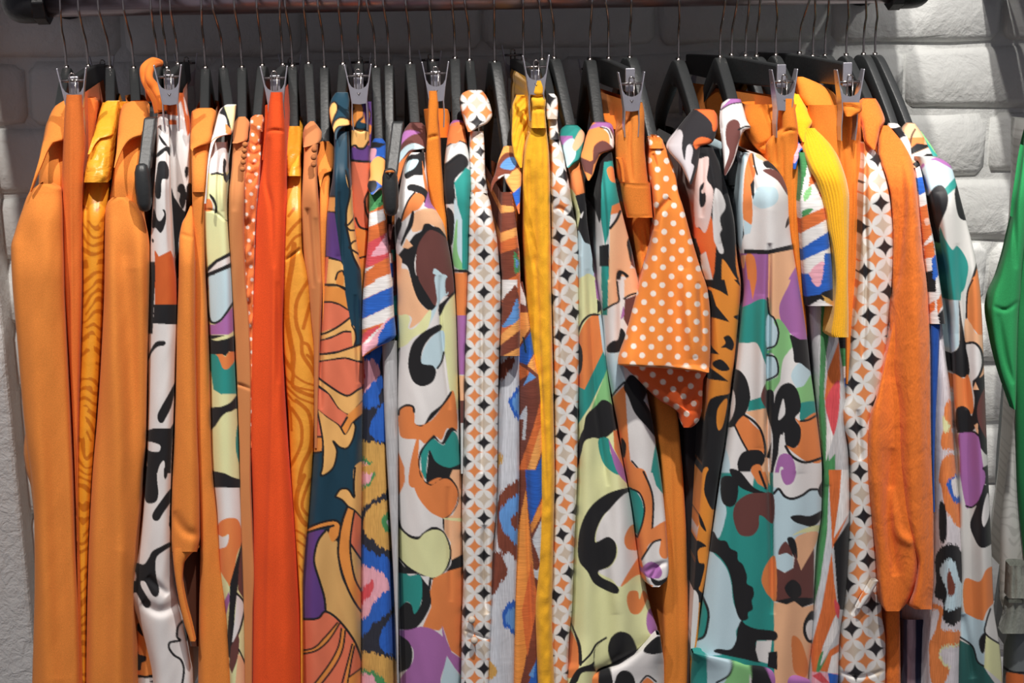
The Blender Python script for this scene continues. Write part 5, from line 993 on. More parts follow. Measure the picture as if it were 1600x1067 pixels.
# 31 big white/teal swirl dress
e, h = thing('dress', 'broad white dress with teal, violet and black swirl print and maroon oval on its collar', 'dress', 32)
pr = Print('W', '''A6;K p 480,300 540,300 530,500 560,780 520,900 500,600;L s 520,340 570,290 592,290 560,400 545,600 555,720 540,870 515,700;V p 540,260 560,235 590,265 545,325;O s 560,480 578,380 605,330 622,440 600,520 605,650 598,725 555,690;K p 593,510 613,478 617,625 600,560;L p 560,700 602,730 592,772 560,782;M p 575,245 620,262 720,350 760,410 690,380 640,340
P s 620,350 690,340 740,385 660,382;W p 605,410 660,398 682,430 630,432;K s 660,390 690,380 730,395 765,440 800,490 805,550 760,470 720,430 680,420;M s 660,435 720,430 765,470 805,545 795,570 740,490;L s 608,600 630,530 680,520 730,530 745,580 720,620 660,640 620,625;K l7 602,315 615,400 630,455;K s 812,670 790,700 783,745 812,705
V p 500,880 700,885 695,1080 500,1080;P p 690,885 860,850 880,1100 690,1100;O s 570,890 612,895 628,980 622,1080 590,1080 575,980;P p 545,890 570,890 560,960 540,960;K p 560,858 690,862 830,830 830,858 690,885 560,882;V s 860,930 775,1080 860,1090
B6;V p 530,-10 689,-10 687,130 530,145;O p 588,-10 628,-10 606,98;W p 480,290 689,290 689,640 480,640;T s 505,310 525,170 580,125 689,115 689,450 632,335 570,330;K s 480,480 530,475 570,520 590,590 590,650 560,720 500,790 460,812 450,790 490,740 510,680 510,620 490,580 465,585;W s 462,600 490,572 510,610 508,680 470,760 440,760
T p 590,640 689,608 689,680 578,697;P p 565,702 689,678 689,1100 650,1100 660,850 620,740;W p 430,790 510,780 550,860 580,910 530,950 500,1100 400,1100;O s 512,780 560,720 600,760 650,810 668,870 665,920 620,915 580,910 545,850;K l10 558,715 610,750 650,800 672,880 672,940;K l8 512,780 545,850 580,912;L s 425,880 460,900 480,960 480,1020 430,1080 405,1000
K s 525,970 550,920 600,905 650,910 672,950 650,995 600,1000 590,1080 550,1060 530,1020;K s 420,1080 470,1045 520,1060 540,1100 420,1100;O s 600,1000 650,990 655,1090 605,1090;M s 650,620 668,560 689,550 689,680 665,660
B7;P p 68,-10 205,-10 135,120 135,215 110,215 68,160;V s 133,120 180,20 200,-20 260,-20 300,330 220,300 160,250 133,190;L s 62,190 100,195 125,260 110,340 62,360;G s 100,215 135,205 190,285 200,350 150,420 130,560 110,590 62,582 62,530 120,510 125,430 90,385 62,380 110,340 125,270;L s 62,400 100,400 125,440 120,500 90,525 62,525
K l8 66,90 75,170 103,200 125,270 110,340 66,358;K l8 62,395 105,405 122,450 118,500 62,530;K s 188,285 240,310 300,330 310,510 270,470 240,440 210,430 205,380 195,330;W s 195,360 210,430 230,450 190,540 110,650 98,600 140,520 150,430;L s 193,510 230,440 270,460 300,500 240,580;G s 213,580 260,560 310,500 330,660 240,655;T s 238,655 340,645 340,715 250,748 240,700
K s 62,590 97,590 102,650 110,610 140,560 185,545 225,580 245,650 240,700 215,735 245,790 240,860 210,895 170,885 150,830 130,850 110,1100 78,1100 95,850 62,700;W s 123,742 145,640 155,640 160,710;W s 143,850 155,810 165,880 205,960 290,975 370,940 380,1100 108,1100 130,900;O s 165,880 210,895 240,860 245,790 215,735 250,748 345,712 365,950 290,970 220,930
K l9 245,750 290,742 340,712;K l11 163,885 200,940 270,972 365,945;V s 103,1090 120,960 150,925 190,935 215,985 210,1040 180,1090;W l15 128,1090 142,1005;K p 60,940 88,860 80,950 68,950
C7;W p 67,-5 380,-5 380,90 67,110;V s 135,-20 205,-20 195,40 160,58 138,30;L s 70,100 125,80 150,115 190,130 240,110 290,80 380,95 370,150 290,300 220,320 190,350 150,360 125,400 120,420 150,405 190,420 190,480 150,500 110,480 70,420;K l10 70,110 95,100 120,78 150,115 190,128 240,110 280,82 315,80;K s 320,90 340,40 370,30 370,120 340,125
K s 180,220 220,210 280,215 350,185 330,240 290,270 240,260 200,245;C s 190,315 250,280 330,262 320,295 240,302;P s 212,322 320,298 290,400 230,500 205,400;K s 163,335 190,325 210,360 215,430 195,420;M p 70,470 105,480 150,505 195,480 203,405 240,510 300,600 300,645 70,652;M s 118,412 130,370 160,348 192,420 160,405;K s 150,580 190,540 230,570 232,622 180,632;M p 230,500 300,380 300,620 270,600
P p 70,655 160,660 200,650 250,680 320,660 320,1200 70,1200;K p 100,650 190,630 300,633 300,660 240,682 200,650 160,667;K s 243,790 255,740 290,698 320,740 320,850 275,862 250,830;W s 258,790 275,750 300,755 300,830 275,845;O s 188,830 230,850 260,930 272,1000 250,1040 200,1010 188,930
C6;T p 250,-5 678,-5 685,1100 250,1100;L s 330,-20 405,-20 410,100 440,180 430,250 415,300 395,330 330,320;W p 485,-10 585,-10 572,85 520,60;O p 565,-10 660,-10 650,80 600,50;K s 455,-20 510,-10 580,70 650,100 640,106 570,96 500,60;K l10 610,-10 642,75;P p 640,-10 660,-10 662,60;K s 410,40 430,12 470,15 500,50 495,130 475,165 440,165 415,130
M s 475,220 490,150 550,105 620,98 680,110 680,250 630,220 608,215 605,270 580,310 540,320 500,300;L s 320,380 390,420 440,480 465,560 475,650 500,720 515,750 490,800 490,850 460,900 400,925 260,925 260,870 330,800 350,720 325,640 310,560;K s 325,380 350,305 375,295 400,335 440,345 460,380 495,400 500,440 525,465 545,520 545,560 575,580 580,620 570,650 575,690 550,710 550,740 515,748 490,700 475,620 465,540 440,470 390,410
O s 620,540 640,470 690,425 695,640 660,625 635,590;T s 260,720 320,640 345,700 340,760 320,830 260,850;K l10 300,590 345,690 345,760 325,830 270,850;K s 515,750 540,770 590,790 690,805 690,850 600,850 595,900 615,960 530,945 385,912 395,893 460,895 490,850 495,800;W p 595,852 672,850 658,970 605,955 590,900;K p 655,910 700,905 700,1000 650,985''')
panel('body', e, '1160@238 1155@280 1152@330 1154@380 1160@420 1162@450 1157@500 1151@560 1143@620 1133@700 1126@740 1114@820 1105@880 1098@930 1090@990 1085@1021 1083@1110', '1172@238 1184@240 1196@248 1211@258 1224@278 1231@300 1233@340 1236@370 1241@400 1248@440 1258@500 1267@580 1275@640 1285@740 1284@800 1276@860 1273@920 1270@1000 1264@1058 1262@1110',
      [(230, -0.16), (300, -0.205), (1120, -0.21)], pr, 'crepe', hook=h, folds=2, amp=0.004, creases=[('1203,380 1201,460 1200,560 1200,700 1204,800 1207,960', 0.014, 4), ('1190,460 1186,700', -0.004, 8), ('1240,520 1250,740', -0.003, 10), ('1166,240 1180,300', 0.004, 4)])
panel('collar', e, '1138@155 1128@164 1125@185 1128@220 1131@250 1132@274', '1156@151 1162@170 1167@188 1173@200 1165@203 1158@212 1152@235 1145@256 1134@275', hang(151, -0.1, -0.19), Print('W', '''A6;V s 430,110 500,40 545,30 560,70 490,75;K l5 430,112 490,78 555,70;M s 460,230 470,180 505,160 535,180 540,250 520,310 500,380 450,480 450,440 480,340 465,290;K l7 530,215 570,198 600,203;K p 455,480 500,420 510,520 470,560'''), 'crepe', mode='pad', pad=0.003, folds=0, dy=-0.012, edge_d=0.025)
panel('hem_band', e, '1082@1020 1079@1050 1077@1110', '1084@1020 1180@1036 1240@1050 1268@1066 1272@1110', [(1018, -0.215), (1120, -0.212)], Print('L', '''C6;T p 245,910 340,910 345,1200 235,1200;G s 470,930 565,950 560,1150 400,1150 450,1030 470,980;K l8 460,930 470,980 450,1030 390,1065;W p 560,1020 585,1100 555,1100;K s 560,950 640,970 720,1100 580,1100 570,1020;V p 530,940 800,1000 900,1060 900,1200 720,1200 640,980'''), 'crepe', mode='pad', folds=1, amp=0.003)
coat_hanger('black hanger of the broad swirl dress with maroon oval collar', HK[32], (1146, 152), half=0.007)

# 32 clipped orange skirt
e, h = thing('skirt', 'orange pleated skirt on a clip right of the maroon oval collar', 'skirt', 33)
panel('waist', e, '1164@163 1162@180 1166@205 1178@228 1190@240', '1218@160 1246@162 1247@200 1246@240', [(160, -0.155), (240, -0.17)], (232, 132, 48), 'wool', mode='pad', pad=0.02, folds=1, amp=0.002, dy=0.012, creases=[('1172,232 1195,226 1224,206', 0.004, 3), ('1190,164 1205,190', 0.003, 5)])
panel('panel', e, '1221@154 1221@200 1206@212 1196@228 1198@260 1214@300 1226@340 1236@380 1244@430 1250@480 1252@560', '1240@154 1244@180 1247@204 1249@260 1251@320 1253@400 1256@460 1260@500 1262@560', [(154, -0.165), (560, -0.175)], (232, 134, 50), 'wool', hook=h, folds=1, amp=0.003, body=0.008, dy=-0.006, creases=[('1222,208 1234,203 1247,205', 0.003, 2), ('1210,215 1212,260', 0.004, 3), ('1222,215 1224,300', 0.004, 2), ('1236,210 1240,380', 0.003, 2)])
clip_hanger('clip hanger gripping the orange pleated skirt', HK[33], (1224, 108), yc=-0.165, scale=1.05)

# 33 multicolour striped dress
e, h = thing('dress', 'dress with pink and blue collar, blue striped sleeve and grey-green striped skirt', 'dress', 35)
slv = Print('W', '''A7;H p 215,300 300,345 245,640 215,640;W p 285,385 335,385 262,560 245,740 232,640;X p 300,440 345,418 358,480 288,522;G s 262,560 300,520 300,560 268,602;D s 343,560 370,528 380,595;H s 256,650 310,640 280,680 256,692;X p 235,695 395,622 400,690 235,778;W p 235,780 400,692 400,760 240,860;B p 240,860 400,760 402,850 240,925;W p 240,925 402,850 400,900 240,975
I s 283,1000 330,940 370,930 358,1040 310,1042;B p 240,990 285,990 330,1050 350,1080 240,1080;B p 375,880 420,880 430,1080 355,1080
B7;B p 240,-10 430,-10 430,35 350,80 240,85;I s 300,-10 350,-10 350,20 330,25;K p 240,85 350,68 360,58 430,35 430,130 350,95 260,145;Q p 358,72 380,112 430,135 430,110''', jitter=('h', 1.2))
skt = Print((190, 190, 192), '''B7;H p 355,90 430,125 382,380 370,600 405,1090 370,1090 340,720 350,400;E p 412,135 450,320 390,480 370,570 385,400;X p 450,320 460,520 400,700 373,630 390,480;D s 378,640 450,530 450,700 420,830 400,760;W p 385,720 420,830 380,970;H p 378,985 430,925 430,1080 390,1100
C7;X p 375,-20 480,-20 480,200 390,390;E p 375,60 388,250 393,400 340,650 290,905 275,780 335,550 370,300;H p 345,-20 375,60 366,300 330,550 275,760 275,650 310,350;W p 480,-20 440,-20 430,120 400,330 480,200;X p 390,400 403,560 424,700 400,740 345,880 300,1100 280,900 340,680;K p 400,360 480,240 480,700 424,690;W p 412,718 430,790 340,962 318,1005 345,882;D s 405,640 430,680 425,740 408,700
X p 328,1005 380,900 440,860 440,1025;W p 368,1015 390,930 440,900 440,1028;H s 312,1005 328,930 348,905 332,980 372,918 330,1005;I p 290,1010 440,1020 440,1200 280,1200;D p 290,1030 330,1010 380,1067 340,1067;B p 370,1015 450,1030 450,1200 400,1200''')
panel('skirt', e, '1262@470 1266@540 1272@620 1278@680 1286@740 1284@800 1277@860 1272@920 1267@1000 1262@1060 1260@1110', '1302@470 1312@540 1320@600 1324@660 1327@740 1328@800 1327@860 1322@930 1312@1000 1310@1060 1308@1110', [(470, -0.18), (1120, -0.195)], skt, 'slubv', hook=h, folds=1, amp=0.004, creases=[('1282,500 1284,640 1292,760', -0.006, 6)])
panel('sleeve', e, '1247@238 1250@270 1249@310 1251@360 1254@420 1258@460 1262@480', '1260@238 1272@258 1280@285 1287@315 1294@350 1299@390 1302@430 1304@478', [(238, -0.17), (320, -0.205), (490, -0.205)], slv, 'slubh', hook=h, folds=1, amp=0.003)
panel('collar', e, '1238@195 1235@205 1237@225 1240@250 1240@264', '1246@199 1256@210 1263@226 1262@232 1252@236 1247@250 1243@266', hang(195, -0.12, -0.19), Print('B', '''A7;K p 180,190 235,205 245,262 180,250;I s 195,315 240,285 290,290 240,320 230,370 205,395;B s 190,280 230,243 265,258 295,300 235,290 195,325;W l6 262,255 285,292'''), 'slubh', mode='pad', pad=0.003, folds=0, dy=-0.01)
panel('lining_panel', e, '1304@500 1308@560 1312@640 1318@740 1318@800', '1322@500 1323@560 1320@640 1324@740 1324@800', [(500, -0.16), (800, -0.17)], Print('K', '''B7;H p 420,360 500,360 500,450 420,470;W p 420,470 500,450 500,515 420,540;B p 420,540 500,512 500,565 420,600;I p 420,600 500,565 500,620 420,650;B p 420,660 480,630 470,760 420,780;X p 420,800 490,780 470,880 440,1100 420,1100;W p 490,870 540,860 500,1000 470,1100 440,1100 460,900;B p 540,870 545,1000 480,1100 490,980'''), 'slubh', mode='pad', folds=0)
coat_hanger('black hanger of the pink and blue collared striped dress', HK[35], (1246, 196))

# 34 yellow ribbed cardigan
e, h = thing('cardigan', 'yellow ribbed knit cardigan with short sleeve ending above the petal print', 'cardigan', 36)
panel('sleeve', e, '1250@200 1251@225 1262@260 1275@285 1286@320 1294@360 1302@400 1305@440 1301@490 1296@526 1300@527', '1268@190 1274@200 1288@212 1304@234 1315@258 1324@288 1327@310 1326@370 1325@440 1326@500 1326@530 1324@537', [(190, -0.14), (270, -0.2), (540, -0.21)], (248, 184, 36), 'knit', hook=h, folds=1, amp=0.002, rib=9, dy=-0.004)
panel('shoulder', e, '1238@147 1234@165 1237@185 1245@208 1254@222', '1248@144 1254@155 1263@172 1272@190 1266@200 1256@224', hang(144, -0.09, -0.17), (250, 184, 34), 'knit', mode='pad', pad=0.01, folds=0, dy=-0.012, edge_d=0.02, label='smooth ribbed shoulder and neckband')
coat_hanger('black hanger of the yellow ribbed cardigan', HK[36], (1243, 146))

# 35 orange skirt, tall clip
e, h = thing('skirt', 'orange wrap skirt with folded waist under the rightmost steel clip', 'skirt', 37)
panel('panel', e, '1262@164 1262@200 1275@230 1300@270 1318@320 1322@400 1322@500 1322@600', '1346@164 1347@200 1347@240 1348@300 1345@400 1340@440 1334@500 1331@600', [(164, -0.165), (600, -0.175)], (232, 134, 52), 'wool', hook=h, folds=1, amp=0.002, body=0.008, dy=0.008, creases=[('1338,190 1336,300 1332,440', -0.003, 3), ('1316,200 1318,300', 0.003, 4)])
panel('folded_waist', e, '1314@160 1316@172 1322@182', '1334@156 1346@162 1347@172 1330@183', [(156, -0.172), (185, -0.178)], (230, 128, 46), 'wool', mode='pad', pad=0.01, folds=0, step=2.5, creases=[('1316,168 1330,166 1346,172', 0.004, 2)], dy=-0.006)
panel('waist_facing', e, '1246@120 1243@128 1246@148 1258@165', '1252@119 1270@126 1290@136 1306@150 1308@166', [(119, -0.10), (166, -0.13)], (236, 138, 52), 'wool', mode='pad', pad=0.01, folds=1, amp=0.002)
clip_hanger('clip hanger gripping the orange wrap skirt at the right', HK[37], (1327, 108), yc=-0.165, scale=1.1)

# 36 petal dress right
e, h = thing('dress', 'petal print dress with a tied cuff behind the orange tunic', 'dress', 39)
pt = Print('W', analytic=petals(24.5, 40, 1361, 336))
panel('sleeve', e, '1349@222 1348@300 1343@400 1340@440 1333@500 1328@560 1322@620 1316@645 1319@670 1325@690 1330@740 1328@800 1325@860 1320@930 1311@1000 1309@1045 1312@1110', '1353@222 1370@240 1380@265 1387@290 1393@330 1396@370 1396@400 1394@440 1388@500 1384@560 1378@620 1366@660 1366@740 1370@800 1376@900 1378@960 1384@1000 1384@1045 1382@1110',
      [(222, -0.15), (300, -0.195), (1120, -0.19)], pt, 'silk', hook=h, folds=2, amp=0.004, creases=[('1354,250 1352,330 1354,440 1348,560', 0.006, 3), ('1340,640 1345,720', 0.005, 4), ('1330,960 1350,930 1372,905', 0.006, 4), ('1312,1050 1345,1058 1384,1046', 0.004, 3)])
panel('cuff_tie', e, '1362@908 1350@928 1338@950', '1374@905 1360@930 1341@958', [(905, -0.205), (960, -0.207)], pt, 'silk', mode='pad', pad=0.006, folds=0)
coat_hanger('black hanger of the petal print dress beside the orange tunic', HK[39], (1352, 222))

# 37 orange tunic
OT = (234, 122, 48)
e, h = thing('tunic', 'crinkled orange tunic with long gathered sleeve, right part of the rail', 'tunic', 40)
panel('sleeve_drape', e, '1396@500 1384@560 1370@615 1357@655 1353@700 1354@740 1360@800 1367@860 1373@920 1379@946 1384@955', '1412@500 1412@560 1418@640 1424@740 1432@800 1440@860 1436@900 1422@935 1404@957', [(500, -0.19), (620, -0.205), (960, -0.215)], OT, 'linen', mode='pad', pad=0.035, folds=2, amp=0.006, creases=[('1392,760 1402,830 1428,850', -0.006, 8), ('1394,700 1388,800 1400,900', 0.008, 8)])
panel('sleeve', e, '1372@196 1371@240 1384@275 1392@310 1395@370 1394@440 1390@500 1392@560 1400@640 1404@720 1408@760 1412@800 1424@850 1434@880 1428@920 1420@945 1430@952', '1384@192 1400@208 1414@224 1424@244 1430@270 1437@330 1443@400 1449@440 1453@500 1455@560 1455@640 1457@740 1459@800 1459@900 1457@940 1456@966',
      [(192, -0.13), (280, -0.195), (970, -0.215)], OT, 'linen', hook=h, folds=2, amp=0.005, creases=[('1373,200 1370,236 1390,300', 0.003, 2), ('1408,250 1412,330 1404,420 1394,470', 0.005, 5), ('1430,440 1440,640 1444,760', -0.003, 7), ('1392,440 1396,560', 0.004, 4)])
panel('body', e, '1352@222 1368@240 1380@265 1388@290 1394@330 1395@400 1390@480 1384@560 1376@640 1380@740 1384@1110', '1372@222 1384@240 1394@265 1402@290 1406@330 1408@400 1410@480 1412@560 1406@640 1404@740 1408@1110', [(222, -0.13), (300, -0.17), (1120, -0.165)], OT, 'linen', hook=h, folds=1, amp=0.003)
panel('collar', e, '1350@154 1342@160 1341@175 1348@200 1352@222 1364@234', '1362@148 1368@154 1377@170 1383@190 1376@200 1372@218 1367@236', hang(148, -0.1, -0.17), OT, 'linen', mode='pad', pad=0.004, folds=0, dy=-0.012, edge_d=0.02)
coat_hanger('black hanger of the crinkled orange tunic', HK[40], (1360, 152))

# 38 striped dress, right
e, h = thing('dress', 'narrow striped dress with blue cuff over a white ikat skirt, right of the orange tunic', 'dress', 41)
slv = Print('W', '''A8;K p 90,215 165,195 190,250 130,275;B p 245,478 300,460 318,540 258,570;X p 262,634 325,608 345,760 280,838;G2 s 290,700 315,690 318,720 295,730;X p 285,842 340,812 348,900 290,910;K p 290,982 345,968 355,1090 290,1090;B p 328,915 372,865 400,960 338,1035
B8;K p 300,-10 345,-10 345,42 300,42;X p 300,132 345,100 350,150 300,185;X p 356,105 410,20 415,90 362,175;K p 362,175 415,125 430,265 388,285;X p 390,322 440,285 445,390 405,415;K p 410,445 460,460 460,560 440,700 415,560''', pal=dict(G2=(226, 180, 160)), jitter=('h', 1.0))
skt = Print((218, 212, 216), '''B8;O s 398,690 410,650 440,645 455,760 435,800 465,830 480,880 430,905 388,900 378,860 390,800;C s 388,720 410,750 432,780 410,810 393,800;O s 380,980 410,935 460,930 485,1000 490,1090 375,1090
C8;O s 360,-20 460,-20 470,120 485,210 450,275 410,220 390,200 370,120;B s 388,50 420,15 440,5 452,60 490,15 495,95 450,152 420,130 395,80;W s 413,40 440,20 452,112 430,112;K s 350,170 370,145 387,200 387,330 355,342;K s 330,430 370,370 430,360 470,400 500,420 520,520 480,570 470,640 460,740 410,775 370,740 370,660 328,620 335,540
L s 353,500 390,440 430,450 450,530 472,570 467,660 430,690 380,690 390,600;J s 390,540 400,490 430,560 430,600 400,625;O s 468,350 510,325 515,395 475,412;C l6 468,343 510,322;O s 300,870 330,800 350,700 310,690 320,660 370,690 360,790 420,800 480,810 480,880 380,880 350,920 380,980 405,990 370,1080 310,1060 300,940;C l8 353,910 375,885 450,872;C l8 353,930 375,970 405,988''', jitter=('v', 3.0))
panel('skirt', e, '1462@500 1460@560 1460@640 1460@740 1459@850 1455@950 1448@1000 1450@1110', '1471@500 1478@560 1486@620 1491@700 1497@760 1507@830 1513@890 1508@940 1504@1000 1500@1110', [(500, -0.18), (1120, -0.195)], skt, 'slubv', hook=h, folds=2, amp=0.005)
panel('blue_panel', e, '1453@505 1455@560 1456@640 1457@740 1458@800', '1469@507 1467@560 1463@640 1460@740 1461@800', [(505, -0.19), (800, -0.195)], (30, 76, 158), 'slubv', mode='pad', folds=0, label='plain blue panel edge')
panel('sleeve', e, '1392@200 1410@225 1424@250 1432@272 1437@330 1444@400 1449@440 1453@506', '1404@196 1420@218 1438@262 1446@300 1452@340 1460@380 1467@430 1474@480 1481@540', [(196, -0.13), (290, -0.19), (560, -0.195)], slv, 'slubh', hook=h, folds=1, amp=0.003)
panel('collar', e, '1389@193 1387@200 1402@222 1418@245', '1400@191 1408@199 1420@220 1426@242', hang(191, -0.1, -0.17), Print('W', 'A8;K p 95,225 165,195 190,250 140,275'), 'slubh', mode='pad', pad=0.004, folds=0, dy=-0.01)
panel('striped_lining', e, '1408@960 1407@1110', '1455@968 1450@1110', [(960, -0.16), (1120, -0.16)], Print((60, 56, 74), 'px;P2 p 1418,900 1431,900 1429,1200 1417,1200;NV p 1432,900 1444,900 1444,1200 1430,1200;P2 p 1445,900 1460,900 1460,1200 1445,1200', pal=dict(P2=(150, 128, 138), NV=(30, 34, 58))), 'slubv', mode='pad', folds=1)
coat_hanger('black hanger of the narrow striped dress', HK[41], (1400, 192))

# 39 grey sheer mosaic blouse, rightmost
e, h = thing('blouse', 'sheer pale blouse with teal, black and orange patches, rightmost garment on the rail', 'blouse', 42)
pr = Print((216, 215, 210), '''A8;V s 325,375 380,360 440,390 455,440 400,405 350,388;V s 262,425 285,395 292,420 275,438;L s 265,450 330,380 400,405 455,440 460,470 400,520 330,545 290,510;T p 398,532 460,468 485,505 415,568;K s 300,610 330,540 370,512 400,530 418,580 410,640 385,700 370,750 380,830 340,810 310,700;K s 453,560 470,510 500,580 540,690 500,702 470,670
T s 373,740 400,800 440,860 465,840 500,880 525,940 520,1010 490,1090 390,1090 380,900;K p 523,1080 575,915 580,940 545,1080;O p 540,1080 580,940 610,1080;G p 345,830 375,825 395,950 365,870
B8;T p 395,-20 505,-20 490,40 485,102 395,95;L p 395,102 477,100 477,342 440,385 410,250;K s 475,100 490,200 510,320 530,440 530,500 500,515 460,510 430,460 430,390 478,335;O s 518,180 525,60 550,-20 620,-20 630,310 560,260 535,220;K l7 550,-10 522,60 516,195;P s 512,330 508,205 540,225 570,280 630,310 630,515 580,515 590,400 560,350;W s 515,340 560,335 595,370 600,440 580,510 550,540 530,430
K l10 515,332 560,330 595,370 605,440 585,505 555,537;O s 440,495 500,520 525,500 545,580 555,680 540,712 500,670 460,685 445,580;K s 460,690 500,670 530,690 545,720 560,640 550,540 590,515 640,515 640,900 600,905 580,840 570,780 550,800 470,808;P p 550,582 565,540 584,582;M s 573,690 600,600 640,560 640,840 590,780;P p 558,772 577,760 582,845;V s 475,818 550,810 580,830 602,960 612,1090 495,1090 480,930;K l8 470,808 550,806 582,828;K p 602,1000 650,975 650,1090 610,1090
C8;V s 465,-20 575,-20 582,60 560,130 510,170 485,160;K l7 488,165 520,170 560,130 582,60;K s 508,260 530,190 580,70 605,50 620,90 640,250 640,330 600,370 560,375 530,330;W s 568,230 580,150 600,100 607,200 580,270;O s 480,540 555,550 590,490 630,475 670,520 670,610 600,690 570,755 540,740 480,700;L p 460,700 540,740 595,755 577,830 582,978 550,972 520,880 460,830
T3 p 440,840 520,880 545,960 577,982 600,1020 650,1090 650,1200 420,1200;K l7 455,832 520,880 545,955 577,980;C p 588,820 690,885 690,1080 610,1012 580,988;K l7 612,690 590,760 590,820 690,885;K s 553,850 587,808 582,900 565,912''', pal=dict(T3=(44, 96, 92)))
panel('sleeve', e, '1428@244 1438@265 1446@290 1452@310 1458@340 1468@380 1478@430 1483@500 1487@560 1491@640 1497@700 1499@760 1499@850 1500@900 1498@960 1492@1020 1488@1110', '1455@244 1470@248 1486@260 1494@285 1502@315 1510@345 1520@385 1528@425 1533@470 1537@560 1540@640 1544@740 1549@850 1553@950 1562@1010 1566@1060 1567@1110',
      [(240, -0.17), (310, -0.2), (1120, -0.195)], pr, 'silk', hook=h, folds=2, amp=0.005, creases=[('1468,300 1480,400 1500,520', -0.004, 6), ('1496,380 1506,560 1510,640', 0.004, 4), ('1505,960 1520,1060', 0.006, 6)])
panel('shoulder', e, '1418@193 1410@205 1414@225 1422@250 1428@264', '1428@191 1440@208 1450@228 1458@248 1446@254 1434@262', hang(191, -0.1, -0.18), Print('P', '''A8;O p 200,260 290,255 290,300 205,305;K l7 240,215 222,250 212,305;K p 195,330 250,288 330,300 300,316 215,352;W p 210,355 320,312 350,338 240,390;K p 225,400 300,345 360,345 330,366 250,425;L p 250,430 400,360 420,420 260,440'''), 'silk', mode='pad', pad=0.008, folds=0, dy=-0.012, edge_d=0.025)
panel('shoulder_yoke', e, '1432@205 1445@228 1456@244', '1438@203 1456@228 1467@246', [(203, -0.1), (248, -0.15)], Print('G', 'A8;T p 290,260 340,330 400,400 320,380'), 'silk', mode='pad', folds=0)
coat_hanger('black hanger of the rightmost sheer blouse', HK[42], (1424, 194))
coat_hanger('spare black hanger with nothing on its near arm, behind the orange pleated skirt', HK[34], (1200, 190))
coat_hanger('spare black hanger behind the yellow cardigan', HK[38], (1290, 190))

# neighbouring rack at the right edge
x2 = float(at(1632, 6, 0)[0])
rl2 = empty('clothes_rail', (x2, 0, RAIL_Z), 'dark pipe rail of the neighbouring rack with the green blazer', 'rail')
b = MB(); b.tube([(x2 + 0.03, 0.0, RAIL_Z), (x2 + 0.75, 0, RAIL_Z)], RR, 24); b.build('pipe', M['rail'], rl2, True)
for xq in (x2 + 0.03, x2 + 0.75):
    b = MB(); b.tube([(xq, 0.0, RAIL_Z), (xq, WALL_Y + 0.004, RAIL_Z)], RR + 0.001, 24); b.build('wall_pipe', M['iron'], rl2, True)
HK.update({51: (1690, 1690, 92), 52: (1704, 1704, 92), 53: (1722, 1722, 92), 54: (1740, 1740, 92)})
def side_thing(name, label, cat, px, py):
    c = at(px, py, 0.0); return empty(name, (float(c[0]), 0.0, float(c[2])), label, cat), float(c[0])
e, h = side_thing('blazer', 'green blazer hanging at the right edge of the picture', 'blazer', 1640, 150)
coat_hanger('black hanger of the green blazer on the neighbouring rack', HK[51], (1672, 124))
GR = (46, 142, 84)
panel('body', e, '1640@120 1616@200 1602@300 1588@440 1584@560 1586@640 1588@740 1592@800 1600@880', '1660@120 1670@200 1680@300 1680@440 1680@560 1680@640 1680@740 1680@800 1670@880', [(120, -0.1), (300, -0.16), (880, -0.16)], GR, 'wool', hook=h, folds=2, amp=0.004)
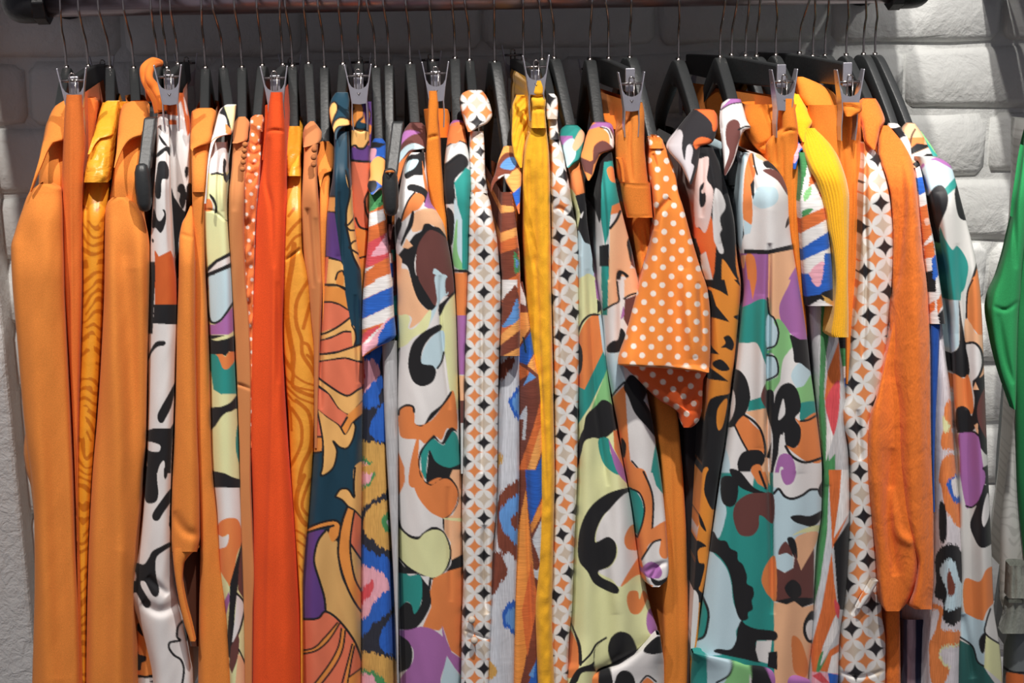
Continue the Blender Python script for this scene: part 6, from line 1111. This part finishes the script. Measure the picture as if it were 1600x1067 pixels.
panel('sleeve', e, '1640@120 1614@180 1602@221 1590@300 1578@369 1562@430 1548@468 1546@485 1552@530 1562@575 1574@612 1584@640', '1652@120 1630@180 1618@221 1610@300 1602@369 1596@430 1594@468 1592@485 1590@530 1589@575 1588@612 1587@640', [(120, -0.11), (300, -0.18), (640, -0.19)], GR, 'wool', mode='pad', pad=0.012, folds=1, amp=0.003, creases=[('1552,478 1572,484 1592,470', 0.003, 3), ('1560,490 1572,560 1584,600', 0.004, 4), ('1584,300 1588,420', 0.004, 4)])
e, h = side_thing('blouse', 'pale grey-white blouse with faint zebra marks below the green blazer', 'blouse', 1640, 150)
coat_hanger('black hanger of the pale zebra blouse on the neighbouring rack', HK[52], (1700, 200))
panel('body', e, '1690@200 1660@350 1630@500 1600@600 1586@640 1578@690 1568@770 1562@850 1562@930 1570@958', '1716@200 1722@350 1722@500 1722@600 1722@640 1722@690 1722@770 1722@850 1722@930 1722@958', [(200, -0.09), (300, -0.13), (958, -0.14)], Print((206, 206, 202), analytic=tiger((188, 188, 184), 13, False, 0.5)), 'silk', hook=h, folds=2, amp=0.004)
e, h = side_thing('skirt', 'grey skirt with dark curved print in the lower right corner', 'skirt', 1660, 150)
clip_hanger('clip hanger of the grey skirt on the neighbouring rack', HK[53], (1690, 108))
panel('panel', e, '1682@150 1676@400 1640@800 1590@960 1575@985 1568@1010 1566@1110', '1698@150 1730@400 1740@800 1740@960 1740@985 1740@1010 1740@1110', [(150, -0.16), (1120, -0.16)], Print((110, 116, 118), 'C8;K l9 670,980 720,1010 783,1015;X p 690,1010 783,1025 783,1100 690,1100'), 'crepe', hook=h, folds=1)
e, h = side_thing('belt', 'bundle of folded grey straps with stitched edges at the right edge', 'belt', 1620, 150)
cord('strap', e, [(1604, 890, -0.185), (1616, 760, -0.2), (1640, 500, -0.21), (1680, 160, -0.16), (1690, 125, -0.06)], 0.003, (120, 124, 116), 'linen')
panel('strap_fold', e, '1578@884 1576@935', '1610@880 1614@940', [(880, -0.185), (940, -0.185)], (142, 146, 136), 'linen', mode='pad', folds=0, creases=[('1586,884 1584,938', 0.004, 2), ('1596,884 1595,938', 0.003, 2)])
panel('strap_fold', e, '1577@938 1572@970 1566@990', '1614@942 1612@980 1604@1004', [(938, -0.178), (1004, -0.178)], (132, 136, 128), 'linen', mode='pad', folds=0, creases=[('1588,942 1580,992', 0.004, 2), ('1600,944 1594,998', 0.003, 2)])
